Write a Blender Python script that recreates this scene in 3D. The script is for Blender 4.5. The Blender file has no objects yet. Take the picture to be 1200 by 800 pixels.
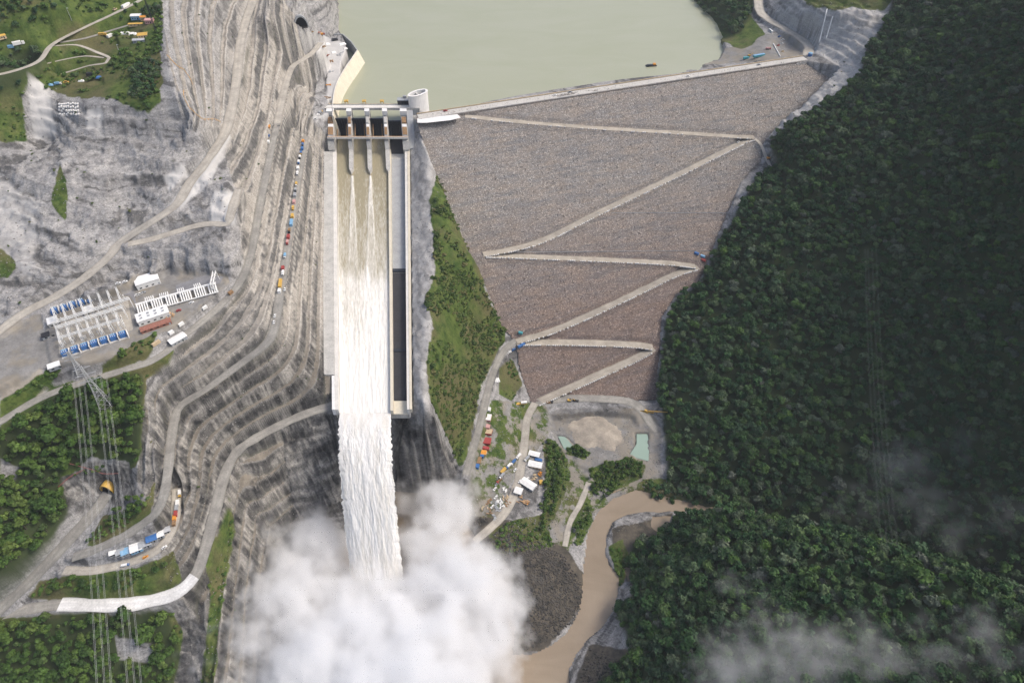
import bpy, math, random
import numpy as np
from mathutils import Vector, Matrix

random.seed(7)
RNG = np.random.default_rng(11)
C = bpy.context.scene.collection
SC = bpy.context.scene
R = math.radians

# ------------------------------------------------------------------ camera, sky, sun, exposure
CAMZ = 645.0
cam_d = bpy.data.cameras.new('camera')
cam = bpy.data.objects.new('camera', cam_d)
C.objects.link(cam)
cam.location = (0, 0, CAMZ)
cam.rotation_euler = (R(45), 0, 0)
cam_d.sensor_width = 36
cam_d.lens = 24
cam_d.clip_start = 1
cam_d.clip_end = 8000
SC.camera = cam

SUN_EL, SUN_AZ = R(50), R(84)          # azimuth clockwise from +Y (upstream), the sun stands over the right hill
world = bpy.data.worlds.new('World')
SC.world = world
world.use_nodes = True
wn = world.node_tree
sky = wn.nodes.new('ShaderNodeTexSky')
sky.sky_type = 'NISHITA'
sky.sun_disc = False
sky.sun_elevation = SUN_EL
sky.sun_rotation = SUN_AZ
sky.air_density = 1.0
sky.dust_density = 5.0
sky.ozone_density = 1.0
wn.links.new(sky.outputs[0], wn.nodes['Background'].inputs[0])
wn.nodes['Background'].inputs[1].default_value = 0.145
sun_d = bpy.data.lights.new('sun', 'SUN')
sun = bpy.data.objects.new('sun', sun_d)
C.objects.link(sun)
sun_d.energy = 1.3
sun_d.angle = R(16)
sun_d.color = (1.0, 0.95, 0.87)
sd = Vector((math.sin(SUN_AZ) * math.cos(SUN_EL), math.cos(SUN_AZ) * math.cos(SUN_EL), math.sin(SUN_EL)))
sun.rotation_euler = sd.to_track_quat('Z', 'Y').to_euler()
SC.view_settings.view_transform = 'Standard'
SC.view_settings.look = 'None'
SC.view_settings.gamma = 1
SC.view_settings.exposure = 0.45
SC.cycles.max_bounces = 18
SC.cycles.diffuse_bounces = 2
SC.cycles.glossy_bounces = 2
SC.cycles.transmission_bounces = 2
SC.cycles.volume_bounces = 16
SC.cycles.use_adaptive_sampling = False
SC.cycles.adaptive_threshold = 0.01
SC.cycles.volume_step_rate = 2.0
SC.cycles.use_denoising = True
SC.cycles.denoising_prefilter = 'NONE'

# ------------------------------------------------------------------ from a photo pixel at a height to a place on the ground
S2 = math.sqrt(0.5)
def P(u, v, z):
    d = (v - 400) / 800.0
    t = (CAMZ - z) / (S2 * (1 + d))
    return ((u - 600) / 800.0 * t, S2 * (1 - d) * t, z)
def proj(x, y, z):
    h = CAMZ - z
    D = S2 * (y + h)
    return 600 + 800 * x / D, 400 + 800 * (h - y) / (h + y)

# dam face plane: crest line and a fall of 1 in 1.75
CL = P(488, 137, 220); CR = P(945, 68, 220)
_cd = np.array([CR[0] - CL[0], CR[1] - CL[1]]); _cl = np.linalg.norm(_cd); _cd /= _cl
_cn = np.array([_cd[1], -_cd[0]])
DAMS = 1.75
def zdam_xy(x, y):
    s = (x - CL[0]) * _cn[0] + (y - CL[1]) * _cn[1]
    return 220 - np.maximum(s - 5, 0) / DAMS
def PD(u, v):
    """pixel -> point on the dam face"""
    d = (v - 400) / 800.0; rx = (u - 600) / 800.0; ry = S2 * (1 - d); rz = -S2 * (1 + d)
    # 645+rz t = 220 - ((rx t - CL0) n0 + (ry t - CL1) n1 - 5)/DAMS
    a = rz + (rx * _cn[0] + ry * _cn[1]) / DAMS
    b = 220 - CAMZ + (CL[0] * _cn[0] + CL[1] * _cn[1] + 5) / DAMS
    t = b / a
    return (rx * t, ry * t, CAMZ + rz * t)

# chute frame (metres): corners of the floor at the gates and at the lip
CTL = np.array(P(393, 180, 182)); CTR = np.array(P(478, 180, 182))
CBL = np.array(P(396, 486, 128)); CBR = np.array(P(480, 492, 128))
CBR[1] = CBL[1]
def chute(s, t, dz=0.0):
    p = (CTL * (1 - t) + CTR * t) * (1 - s) + (CBL * (1 - t) + CBR * t) * s
    return (p[0], p[1], p[2] + dz)

# ------------------------------------------------------------------ roads (pixel, pixel, height), width
def dz(u, v, e=0.0):
    return (u, v, PD(u, v)[2] + e)
ROADS = {
 'low':   ([(392,474,127),(360,484,125),(330,497,123),(300,513,121),(277,530,119),(262,560,116),(252,600,112),(240,645,107),(228,675,103),(208,694,100),(180,703,98),(150,708,97),(110,709,96),(70,708,95),(30,714,92),(0,720,90),(-60,735,85)], 10, 'gravel_road'),
 'mid':   ([(358,160,214),(355,178,213),(348,220,210),(340,270,205),(333,315,200),(328,345,196),(323,378,191),(316,398,187),(302,411,183),(270,435,176),(240,457,170),(213,474,164),(205,490,160),(200,520,154),(197,550,148),(192,580,142),(183,600,137),(165,615,131),(145,628,126),(115,642,120),(85,653,114)], 8.5, 'gravel_road'),
 'up':    ([(325,145,252),(319,170,247),(315,190,244),(309,220,238),(303,250,232),(298,280,225),(292,305,219),(283,327,214),(268,348,209),(245,370,207),(215,394,206),(195,412,206),(175,424,206),(150,432,206),(120,441,204),(75,455,201),(40,470,198),(0,494,194),(-60,530,188)], 8, 'gravel_road'),
 'crown': ([(325,145,252),(330,120,254),(336,95,256),(343,78,257),(355,70,257),(366,62,256),(376,50,254)], 9, 'dust_path'),
 'ramp':  ([(-40,420,216),(20,372,219),(60,350,222),(85,335,226),(108,318,230),(128,300,235),(140,285,239),(165,268,245),(190,252,251),(208,238,255),(222,215,261),(238,195,267),(252,175,273),(264,155,279),(272,125,286),(277,95,292),(282,50,300),(289,22,306),(297,-2,312),(302,-40,318)], 11, 'dust_path'),
 'ramp2': ([(150,286,240),(175,281,240),(205,272,241),(232,264,243),(252,262,245),(266,262,247),(272,245,251),(279,222,256)], 9, 'dust_path'),
 'tunnel':([(126,578,128),(112,598,124),(90,622,119),(60,655,111),(30,686,101),(0,714,92),(-60,770,78)], 11, 'gravel_road'),
 'camp':  ([(207,572,125),(206,595,123),(205,612,121),(196,632,118),(178,648,115),(150,659,112),(110,668,110),(75,668,108)], 8, 'dust_path'),
 'left_base': ([(605,398,60),(590,412,58),(578,437,55),(570,465,51),(562,500,47),(553,530,43),(546,556,40)], 8, 'gravel_road'),
 'camp_main': ([(627,472,23),(618,490,21),(615,515,18),(611,545,15),(604,575,13),(592,600,12),(575,618,10),(556,634,7)], 9, 'dust_path'),
 'right_crest': ([(946,66,220),(948,55,221),(938,45,223),(920,34,226),(900,22,230),(890,10,234),(889,-20,242)], 15, 'dust_path'),
 'groin': ([(885,163,0),(892,170,0),(898,185,0),(905,200,0)], 5, 'dust_path'),
 'river_track': ([(690,565,6),(680,590,5),(668,612,5),(662,640,5)], 6, 'dust_path'),
 'tl_main': ([(-30,92,338),(10,85,336),(45,72,336),(62,52,340),(100,32,344),(130,18,348),(165,0,354),(190,-20,358)], 6, 'dust_path'),
 'tl_loop': ([(62,54,338),(90,53,334),(115,62,329),(128,68,327),(124,74,325),(105,77,322),(85,83,318),(62,90,315)], 4, 'dust_path'),
 'tl_branch': ([(50,76,327),(75,70,327),(100,66,327),(122,68,327)], 3, 'dust_path'),
 'tl_yard': ([(70,50,338),(100,45,336),(130,36,336),(150,30,338)], 5, 'gravel_road'),
}
RAMPS = {   # zigzag ramps on the dam face
 'z1': ([(545,136),(600,142),(700,150),(800,156),(860,160),(884,161)], 10),
 'z2': ([(884,162),(868,168),(800,202),(700,250),(640,280),(600,292),(566,298)], 10),
 'z3': ([(566,299),(600,300),(700,304),(780,308),(815,312)], 10),
 'z4': ([(818,313),(790,322),(740,346),(680,374),(640,390),(605,400)], 10),
 'z5': ([(605,401),(650,401),(700,402),(745,404),(765,407)], 11),
 'z6': ([(766,408),(740,422),(700,440),(660,458),(628,472)], 11),
}
for k in ('groin',):
    pts, w, m = ROADS[k]; ROADS[k] = ([dz(u, v, 2 + 0.4 * i) for i, (u, v, _) in enumerate(pts)], w, m)
ROADS['toe'] = ([(628,472,22),(660,467,21),(700,467,20),(735,470,18),(752,480,15),(762,495,11),(772,505,9)], 11, 'gravel_road')

# ------------------------------------------------------------------ height control lines
L = []
for k, (pts, w, m) in ROADS.items():
    L.append(pts)
L += [
 # chute surroundings
 [tuple(chute(s, -0.14, 9)) + ('w',) for s in np.linspace(0.0, 0.97, 14)],
 [tuple(chute(s, 1.08, 9)) + ('w',) for s in np.linspace(-0.12, 0.97, 14)],
 [(500,165,206),(505,200,196),(508,250,183),(510,300,171),(508,350,161),(506,400,152),(502,440,144),(505,478,137)],
 # ground between gates and dam, platform
 [(490,140,220),(496,150,214)], [(345,150,221),(372,150,219),(372,135,219),(398,120,219),(400,95,219),(392,75,219),(400,58,219),(375,55,220),(385,45,220)],
 # green slope right of the chute
 [(515,230,192),(530,260,174),(545,285,160)],
 [(512,300,172),(530,320,150),(548,330,133)],
 [(530,370,130),(560,385,88),(585,395,64)],
 [(530,420,112),(560,432,64)],
 [(525,470,98),(550,480,58)],
 [(522,500,90),(540,530,50)],
 [(480,492,128),(495,492,128),(508,490,127)],
 # cliff under the lip
 [(470,514,96),(500,516,94),(518,520,80)], [(468,542,56),(500,545,54),(525,547,46)],[(466,565,15),(500,570,14),(530,566,22)],
 [(540,575,30),(545,590,16),(548,612,2)],
 # plunge pool floor and rim
 [(352,655,-5),(346,700,-5),(346,780,-5),(352,880,-5)],[(420,660,-6),(480,650,-6),(540,660,-6),(600,790,-6),(400,720,-6),(420,800,-6),(560,740,-6),(500,860,-6)],
 [(383,500,112),(345,522,104),(312,548,102),(298,572,98)], [(385,532,85),(355,552,80),(335,575,66)],[(400,600,36),(370,600,42),(345,610,40)],
 [(283,560,105),(272,610,95),(268,650,86),(262,700,76),(255,760,63),(245,820,52)],
 [(305,600,70),(295,650,62),(288,700,52),(285,760,40),(280,830,30)],
 [(212,715,87),(222,740,72),(235,770,54),(238,810,40)],[(195,720,87),(190,760,66),(170,800,52),(150,850,42)],
 [(100,730,86),(90,770,72),(70,820,60)],[(0,735,84),(-20,780,70),(-60,850,58)],
 [(150,685,104),(120,690,102),(180,680,105),(90,690,102)],
 [(40,640,124),(0,680,118),(-50,700,112)],[(20,590,144),(60,590,139),(90,580,138)],
 [(0,540,166),(60,520,170),(120,500,178),(150,480,186)],[(110,550,152),(138,547,154),(150,560,144)],
 [(165,450,198),(170,500,180),(165,550,156),(160,580,144)],[(135,600,130),(150,605,130)],
 # switchyard platform and flat on the left
 [(60,380,217),(60,420,217),(100,345,218),(150,330,218),(200,318,218),(262,322,218),(255,345,218),(220,372,217),(190,385,217),(150,410,216),(100,425,216)],
 [(120,380,217),(180,350,218)],[(0,380,216),(40,380,216),(40,430,215),(0,450,213),(-50,440,214)],
 # bluff behind the switchyard
 [(100,338,228),(150,318,231),(200,304,232),(262,306,232)],[(180,292,240),(220,282,241),(262,285,242)],
 # amphitheatre
 [(80,300,241),(50,320,234),(0,350,226)],[(110,250,256),(110,200,275),(75,270,250),(72,200,280)],
 [(150,235,252),(200,215,264),(215,190,276)],[(150,200,270),(190,185,279)],[(140,160,286),(180,155,289),(100,165,285),(215,150,292)],
 [(100,128,309),(140,128,310),(175,126,311),(200,132,305)],[(70,128,303),(66,160,281)],
 # left spur
 [(36,88,317),(50,92,317),(60,98,316)],[(36,160,279),(50,165,275),(60,166,275)],[(20,140,297),(8,120,306)],[(25,170,281),(0,180,281),(-50,190,283)],
 [(20,200,278),(0,240,262),(30,280,246),(-50,300,246)],
 # top left
 [(150,110,318),(165,85,326),(185,80,329),(188,120,314)],[(70,112,309),(110,98,315),(135,95,318)],[(40,100,321),(0,110,321),(-50,120,323)],
 [(30,40,354),(0,20,370),(80,10,368),(20,-30,382),(120,-30,378),(-60,-20,386)],[(170,45,340),(185,25,346),(180,60,333)],
 # cut top
 [(190,0,354),(192,30,347),(198,60,338),(205,90,328),(213,112,320),(222,135,308)],
 [(240,0,345),(262,-20,343)],[(250,50,322),(250,90,306),(246,130,294)],
 [(318,-5,318),(318,25,309),(332,20,304),(350,-10,308)],[(300,70,286),(305,110,272),(300,150,264)],
 [(345,20,268),(360,30,236),(355,45,232)],[(380,15,240),(390,-10,246)],[(395,20,205),(398,0,205),(394,45,206),(398,-40,205)],
 [(350,95,232),(362,110,226),(372,100,222),(380,85,221),(385,70,221)],
 [(335,135,238),(345,130,232)],
 # reservoir bed
 [(405,40,165),(420,20,165),(440,80,165),(430,120,165),(500,60,165),(600,50,165),(700,40,165),(560,100,165),(780,30,165),(600,0,165),(700,-40,165),(500,-40,165),(820,-60,165)],
 [(500,125,190),(600,112,190),(700,97,190),(755,85,190)],[(775,76,201),(800,78,201),(850,70,203)],
 [(846,45,201),(838,25,201),(815,5,201),(800,-20,201)],[(850,50,210),(870,52,212),(850,20,214),(830,-5,216),(880,20,226)],
 # right abutment
 [(930,70,220),(960,75,220),(985,75,222)],[(905,65,218),(890,50,218),(905,42,222)],
 [(960,40,240),(985,45,242),(1005,50,244)],[(950,10,264),(985,10,276),(1020,15,275),(930,0,262)],[(1030,30,262),(1015,70,238),(1000,95,226)],
 [(960,-30,296),(1020,-30,305)],
 # right hill
 [(1060,20,275),(1040,80,250),(1010,110,226)],[(1100,0,308),(1100,60,286),(1100,120,262),(1080,180,232)],
 [(1200,0,362),(1200,100,322),(1200,200,280),(1200,300,238),(1200,400,196),(1200,500,146),(1200,600,84)],
 [(1300,0,400),(1300,150,350),(1300,300,284),(1300,450,214),(1300,600,120)],
 [(930,160,190),(960,200,174),(1000,250,166),(1050,300,168),(1100,330,178)],
 [(900,240,138),(930,300,124),(980,350,116),(1050,400,126),(1100,430,138)],
 [(860,320,98),(880,370,86),(920,420,78),(980,460,76),(1060,500,80),(1120,530,84)],
 [(810,370,64),(820,430,52),(840,490,40),(880,530,32),(950,560,32),(1020,590,34)],
 [(785,440,32),(790,500,20),(800,550,10),(830,575,8)],
 # dam toe flat
 [(640,490,16),(660,500,10),(700,500,9),(740,505,8),(765,530,5),(770,560,4),(740,550,5),(700,545,6),(680,545,7),(660,530,8),(650,515,10)],
 [(640,560,9),(650,600,7),(630,610,8),(640,640,6)],[(600,470,34),(600,500,28),(590,530,24),(580,560,20),(565,590,14)],[(600,430,44),(610,450,36)],
 [(585,470,42),(578,500,38),(565,540,32)],[(620,630,10),(600,640,8),(570,650,4)],
 # banks of the river
 [(690,600,3),(685,640,3),(682,680,3),(670,720,4),(645,748,3),(615,760,1)],[(620,680,14),(640,700,14),(610,650,10),(610,720,10)],
 [(600,680,1),(600,730,-3)],
 [(722,606,3),(714,620,3),(712,645,3),(722,665,3),(722,690,3),(715,720,3),(700,745,3),(680,770,3),(665,800,3),(660,850,3)],
 [(740,625,6),(750,650,10),(770,625,9)],[(790,604,4),(760,602,3)],
 [(700,700,-3),(705,640,-3),(715,600,-3),(750,588,-3),(800,590,-3),(690,740,-3),(650,780,-4)],
 # lower right hill
 [(800,604,26),(850,602,44),(900,612,62),(950,622,82),(1000,636,102),(1050,648,120),(1100,662,138),(1200,700,172),(1300,740,205)],
 [(745,690,22),(770,670,32),(800,660,46)],[(730,740,24),(760,740,42),(800,730,66),(860,720,92),(900,720,108),(1000,730,136),(1100,740,160)],
 [(700,790,18),(730,800,36),(800,800,74),(900,800,118),(1000,800,148),(1100,800,174),(1200,800,200),(1300,800,215)],
 [(700,870,24),(900,880,120),(1100,880,180),(1300,880,225)],
]
W = [(190,395,-3),(262,368,-3),(340,322,0),(420,257,3),(500,172,6),(560,90,8),(225,382,-3),(300,345,-2),(380,290,1)]
W += [(420,330,40),(500,260,50),(560,200,60)]
ZC, XC, YC = [], [], []
for pl in L:
    q = []
    for p in pl:
        if len(p) == 4: q.append(p[:3])
        else: q.append(P(*p))
    for a, b in zip(q[:-1], q[1:]):
        n = max(1, int(math.dist(a[:2], b[:2]) / 14))
        for i in range(n):
            f = i / n
            XC.append(a[0] + (b[0] - a[0]) * f); YC.append(a[1] + (b[1] - a[1]) * f); ZC.append(a[2] + (b[2] - a[2]) * f)
    XC.append(q[-1][0]); YC.append(q[-1][1]); ZC.append(q[-1][2])
for p in W:
    XC.append(p[0]); YC.append(p[1]); ZC.append(p[2])
DAMPOLY = [(482,140),(535,136),(700,110),(946,72),(985,78),(940,122),(915,142),(893,168),(892,190),(868,215),(842,275),(832,302),(820,330),(793,345),(776,372),(774,410),(770,470),(735,468),(700,464),(640,470),(622,472),(608,432),(604,400),(590,388),(560,310),(548,292),(520,225),(498,170)]
for (u, v) in [(530,160),(600,160),(700,140),(800,120),(900,100),(560,240),(640,220),(740,190),(850,180),(600,330),(700,330),(790,320),(840,250),(640,430),(700,420),(755,440),(600,270),(700,270),(800,240),(560,190),(650,370),(740,370),(690,380)] + DAMPOLY[8:19] + DAMPOLY[-8:-1]:
    p = PD(u, v); XC.append(p[0]); YC.append(p[1]); ZC.append(p[2])
PC = np.array([XC, YC]).T; ZC = np.array(ZC, float)
def dedupe(pc, zc, r=4.0):
    keep = []
    for i in range(len(pc)):
        if not keep or np.min(np.hypot(*(pc[keep] - pc[i]).T)) > r: keep.append(i)
    return pc[keep], zc[keep]
PC, ZC = dedupe(PC, ZC)
def rbf_fit(pc, zc, lam=0.4):
    n = len(pc)
    d = np.hypot(pc[:, None, 0] - pc[None, :, 0], pc[:, None, 1] - pc[None, :, 1])
    A = np.zeros((n + 3, n + 3)); A[:n, :n] = -np.sqrt(d * d + 9) + lam * np.eye(n)
    A[:n, n] = 1; A[:n, n + 1:] = pc / 500; A[n, :n] = 1; A[n + 1:, :n] = pc.T / 500
    return np.linalg.solve(A, np.concatenate([zc, np.zeros(3)]))
def rbf_eval(w, pc, X, Y):
    n = len(pc); out = np.empty(X.size, np.float32)
    x = X.ravel().astype(np.float32); y = Y.ravel().astype(np.float32)
    px = pc[:, 0].astype(np.float32); py = pc[:, 1].astype(np.float32); wf = w[:n].astype(np.float32)
    for i in range(0, x.size, 8192):
        a = x[i:i + 8192, None] - px; b = y[i:i + 8192, None] - py
        a *= a; b *= b; a += b; a += 9; np.sqrt(a, out=a)
        out[i:i + 8192] = -(a @ wf) + w[n] + w[n + 1] * x[i:i + 8192] / 500 + w[n + 2] * y[i:i + 8192] / 500
    return out.reshape(X.shape).astype(float)
# base grid for the smooth height (coarse), then resampled to the fine grid
def axis(a, f0, f1, b, h):
    lo = []; x = f0; s = h
    while x > a: s = min(s * 1.25, 30); x -= s; lo.append(x)
    hi = []; x = f1; s = h
    while x < b: s = min(s * 1.25, 30); x += s; hi.append(x)
    return np.array(lo[::-1] + list(np.arange(f0, f1 + h / 2, h)) + hi)
HS = 1.7
GX = axis(-1300, -560, 560, 1500, HS); GY = axis(20, 165, 1060, 2400, HS)
def refine(g, a, b, h):
    return np.concatenate([g[g < a], np.arange(a, b, h), g[g >= b]])
GX = refine(GX, -480, -390, 1.2); GX = refine(GX, -390, -165, 0.9); GY = refine(GY, 255, 520, 1.0); GY = refine(GY, 1058, 1260, 2.2); GX = refine(GX, 558, 720, 2.2)
cgx = axis(-1300, -560, 560, 1500, 5.0); cgy = axis(20, 165, 1060, 2400, 5.0)
CX, CY = np.meshgrid(cgx, cgy)
CZ = rbf_eval(rbf_fit(PC, ZC), PC, CX, CY)
def bilin(gx, gy, A, x, y):
    x = np.asarray(x, float); y = np.asarray(y, float)
    i = np.clip(np.searchsorted(gx, x) - 1, 0, len(gx) - 2); j = np.clip(np.searchsorted(gy, y) - 1, 0, len(gy) - 2)
    fx = np.clip((x - gx[i]) / (gx[i + 1] - gx[i]), 0, 1); fy = np.clip((y - gy[j]) / (gy[j + 1] - gy[j]), 0, 1)
    return (A[j, i] * (1 - fx) + A[j, i + 1] * fx) * (1 - fy) + (A[j + 1, i] * (1 - fx) + A[j + 1, i + 1] * fx) * fy
X, Y = np.meshgrid(GX, GY)
Z = bilin(cgx, cgy, CZ, X, Y)

def _hash(i, j, seed):
    n = (i.astype(np.int64) * 374761393 + j.astype(np.int64) * 668265263 + seed * 1442695041) & 0xffffffff
    n = ((n ^ (n >> 13)) * 1274126177) & 0xffffffff
    return ((n ^ (n >> 16)) & 0xffff) / 65535.0
def vnoise(x, y, seed=0):
    i = np.floor(x); j = np.floor(y); fx = x - i; fy = y - j
    fx = fx * fx * (3 - 2 * fx); fy = fy * fy * (3 - 2 * fy)
    return (_hash(i, j, seed) * (1 - fx) + _hash(i + 1, j, seed) * fx) * (1 - fy) + (_hash(i, j + 1, seed) * (1 - fx) + _hash(i + 1, j + 1, seed) * fx) * fy
def fbm(x, y, seed=0, o=4):
    s = 0; a = 0.5
    for k in range(o):
        s = s + a * (vnoise(x, y, seed + k) - 0.5) * 2; x = x * 2.03 + 17.1; y = y * 2.03 + 9.7; a *= 0.5
    return s
def inpoly(poly, U, V):
    r = np.zeros(U.shape, bool); n = len(poly)
    for i in range(n):
        x0, y0 = poly[i]; x1, y1 = poly[(i + 1) % n]
        if y0 == y1: continue
        c = ((y0 > V) != (y1 > V)) & (U < (x1 - x0) * (V - y0) / (y1 - y0) + x0)
        r ^= c
    return r
def blur(A, n=1):
    A = A.astype(float)
    for _ in range(n):
        B = np.pad(A, 1, mode='edge')
        A = (B[:-2, 1:-1] + B[2:, 1:-1] + B[1:-1, :-2] + B[1:-1, 2:] + 2 * B[1:-1, 1:-1]) / 6
    return A
U, V = proj(X, Y, Z)
WU = 3.0 * fbm(X / 14, Y / 14, 91, 3); WV = 3.0 * fbm(X / 14 + 50, Y / 14, 95, 3)
def mask(poly, warp=1.0, n=1):
    return blur(inpoly(poly, U + WU * warp, V + WV * warp), n)

# --- terraces of the left cut
Q = [([p for p in ROADS['low'][0][:10]], 0), ([(388, v, 0) for v in range(170, 470, 20)], 0), (ROADS['mid'][0][:17], 5), (ROADS['up'][0][:14], 9),
     ([(325,145,252),(336,95,256),(345,76,257)], 9), (ROADS['ramp'][0][10:], 13),
     ([(165,450,198),(170,500,180),(165,550,156),(160,580,144)], 8.5), ([(140,600,128),(125,620,122)], 6.5),
     ([(190,0,354),(192,30,347),(198,60,338),(205,90,328),(213,112,320),(222,135,308)], 19),
     ([(298,572,98),(283,560,105),(272,610,95),(268,650,86),(262,700,76),(255,760,63),(245,820,52)], -2.0), ([(335,575,66),(355,552,80),(385,532,85)], -3.5),
     ([(305,600,70),(295,650,62),(288,700,52),(285,760,40),(280,830,30)], -4), ([(352,655,-5),(346,700,-5),(346,780,-5),(352,880,-5)], -8), ([(383,500,112),(345,522,104),(312,548,102)], -1.5)]
QX, QZ = [], []
for pl, qv in Q:
    if qv == 0 and pl[0][2] == 0: w = [chute(s, -0.1) for s in np.linspace(0, 0.97, 16)]
    else: w = [P(*p) for p in pl]
    for a, b in zip(w[:-1], w[1:]):
        n = max(1, int(math.dist(a[:2], b[:2]) / 16))
        for i in range(n): QX.append((a[0] + (b[0] - a[0]) * i / n, a[1] + (b[1] - a[1]) * i / n)); QZ.append(qv)
    QX.append(w[-1][:2]); QZ.append(qv)
QX, QZ = dedupe(np.array(QX), np.array(QZ, float))
CQ = rbf_eval(rbf_fit(QX, QZ), QX, CX, CY)
q = bilin(cgx, cgy, CQ, X, Y) + 0.07 * fbm(X / 9, Y / 9, 5, 3) + 0.05 * fbm(X / 60, Y / 60, 8, 2)
gy_, gx_ = np.gradient(CZ, cgy, cgx); qy_, qx_ = np.gradient(CQ, cgy, cgx)
hh = np.clip(np.hypot(gx_, gy_) / np.maximum(np.hypot(qx_, qy_), 0.02), 4, 14)
hh = bilin(cgx, cgy, blur(hh, 3), X, Y)
CUT = [(188,-30),(300,-40),(345,15),(352,50),(372,75),(366,140),(388,165),(393,468),(360,490),(330,505),(338,560),(345,600),(340,660),(330,720),(330,860),(225,860),(245,740),(215,705),(200,690),(175,590),(160,560),(168,470),(200,420),(268,352),(283,300),(280,240),(262,175),(235,160),(215,140),(195,60)]
gq = np.maximum(np.hypot(qx_, qy_), 0.03)
gxq = bilin(cgx, cgy, qx_ / gq ** 2, X, Y); gyq = bilin(cgx, cgy, qy_ / gq ** 2, X, Y); ff_ = q - np.floor(q)
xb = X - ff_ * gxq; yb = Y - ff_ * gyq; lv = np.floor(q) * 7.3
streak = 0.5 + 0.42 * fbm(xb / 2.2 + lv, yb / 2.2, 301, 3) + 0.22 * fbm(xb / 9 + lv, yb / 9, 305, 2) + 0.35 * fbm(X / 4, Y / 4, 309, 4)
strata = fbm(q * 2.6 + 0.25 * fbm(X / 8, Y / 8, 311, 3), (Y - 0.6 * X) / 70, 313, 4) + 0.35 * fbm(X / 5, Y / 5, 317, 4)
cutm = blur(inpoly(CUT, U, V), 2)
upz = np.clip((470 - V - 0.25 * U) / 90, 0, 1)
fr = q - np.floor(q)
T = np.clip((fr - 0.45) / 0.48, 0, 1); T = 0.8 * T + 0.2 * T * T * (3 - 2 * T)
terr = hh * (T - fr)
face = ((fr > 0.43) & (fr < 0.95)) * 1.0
f2 = q * 2.35 + 0.2 * fbm(X / 10, Y / 10, 321, 3); f2 = f2 - np.floor(f2)
Z = Z + cutm * terr + cutm * upz * 0.55 * hh / 2.35 * (np.clip((f2 - 0.4) / 0.5, 0, 1) - f2)
# --- rock roughness
AMPH = [(30,85),(62,92),(72,125),(110,128),(150,124),(195,128),(225,140),(240,170),(285,240),(285,300),(262,320),(200,316),(140,330),(60,352),(0,372),(-60,372),(-60,170),(20,165)]
CLIFF = [(462,486),(508,486),(512,505),(535,545),(545,590),(540,640),(465,640)]
RABUT = [(905,20),(935,0),(960,-10),(1045,-10),(1035,28),(1012,62),(1008,88),(960,122),(930,138),(905,160),(905,150),(950,100),(985,78),(955,60),(945,40)]
RBAND = [(478,160),(498,165),(512,195),(516,225),(508,260),(506,310),(512,330),(508,400),(502,480),(480,486)]
TOPROCK = [(300,-40),(400,-40),(396,60),(372,58),(352,50),(340,20)]
BLUFF = [(205,705),(245,735),(250,860),(200,860),(196,760)]
rockm = blur(np.maximum.reduce([inpoly(p, U, V) * 1.0 for p in (AMPH, CLIFF, RABUT, TOPROCK, BLUFF)]), 2)
ledge = np.abs(fbm(X / 34, (Y + Z) / 30, 21, 4))
led2 = np.abs(fbm((X + 0.6 * Y) / 50, (Y - 0.4 * X) / 14 + Z / 18, 25, 4))
Z = Z + rockm * (5.0 * (0.25 - ledge) + 4.0 * (0.25 - led2) + 1.4 * fbm(X / 7, Y / 7, 31, 3)) + cutm * (1.0 * fbm(X / 6, Y / 6, 41, 3) * (0.25 + face))
bandm = blur(inpoly(RBAND, U, V), 1)
Z = Z + bandm * (2.2 * fbm(X / 9, Y / 9, 33, 4) + 2.0 * (0.25 - np.abs(fbm(X / 22, Y / 16, 35, 3))))
# beds of the bare rock: stepped ledges that wander with the rock
def ledges(m, hgt, amp, sd, k=0.9):
    global Z
    zz = Z + amp * fbm(X / 45, Y / 45, sd, 4) + 0.25 * amp * fbm(X / 9, Y / 9, sd + 7, 3) + 0.12 * X; f_ = zz / hgt - np.floor(zz / hgt); t_ = np.clip((f_ - 0.35) / 0.6, 0, 1)
    Z = Z + m * k * hgt * (t_ - f_)
    return fbm(zz / 2.0, (X - 0.5 * Y) / 60, sd + 3, 5), f_
NOOK = [(325,502),(360,488),(392,480),(402,600),(345,610),(335,560)]
ledges(blur(inpoly(NOOK, U, V), 2), 9.0, 4.0, 431, 0.95)
rst, rfr = ledges(rockm * (1 - blur(inpoly(CLIFF, U, V), 2)), 9.0, 7.0, 401); ledges(blur(inpoly(CLIFF, U, V), 2), 13.0, 3.0, 411, 0.95); ledges(rockm, 3.4, 3.0, 421, 0.7)
Z = Z + (1 - rockm) * (1 - cutm) * 0.8 * fbm(X / 18, Y / 18, 51, 3)

# --- flat things: yards, dam, chute, roads
def flatten(poly, z, n=2):
    global Z
    m = blur(inpoly(poly, U, V), n); Z = Z * (1 - m) + m * z
YARD = [(55,378),(95,350),(145,332),(160,322),(205,316),(264,320),(268,332),(245,352),(205,384),(185,392),(150,412),(105,428),(60,428),(52,400)]
flatten(YARD, 217.0)
LEFTFLAT = [(-60,385),(0,380),(48,368),(54,400),(58,425),(30,445),(0,462),(-60,480)]
flatten(LEFTFLAT, 215.5)
PLAT = [(362,140),(398,138),(398,118),(396,98),(402,80),(408,66),(400,50),(372,40),(355,40),(352,50),(372,62),(384,80),(382,100),(386,120),(378,135)]
flatten(PLAT, 219.2, 1)
flatten([(60,92),(120,92),(122,100),(60,104)], 315, 1)
flatten([(135,36),(165,36),(170,50),(140,54)], 336, 1)
flatten([(645,488),(700,482),(742,486),(756,520),(735,545),(690,552),(655,535)], 8.0, 3)
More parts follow.
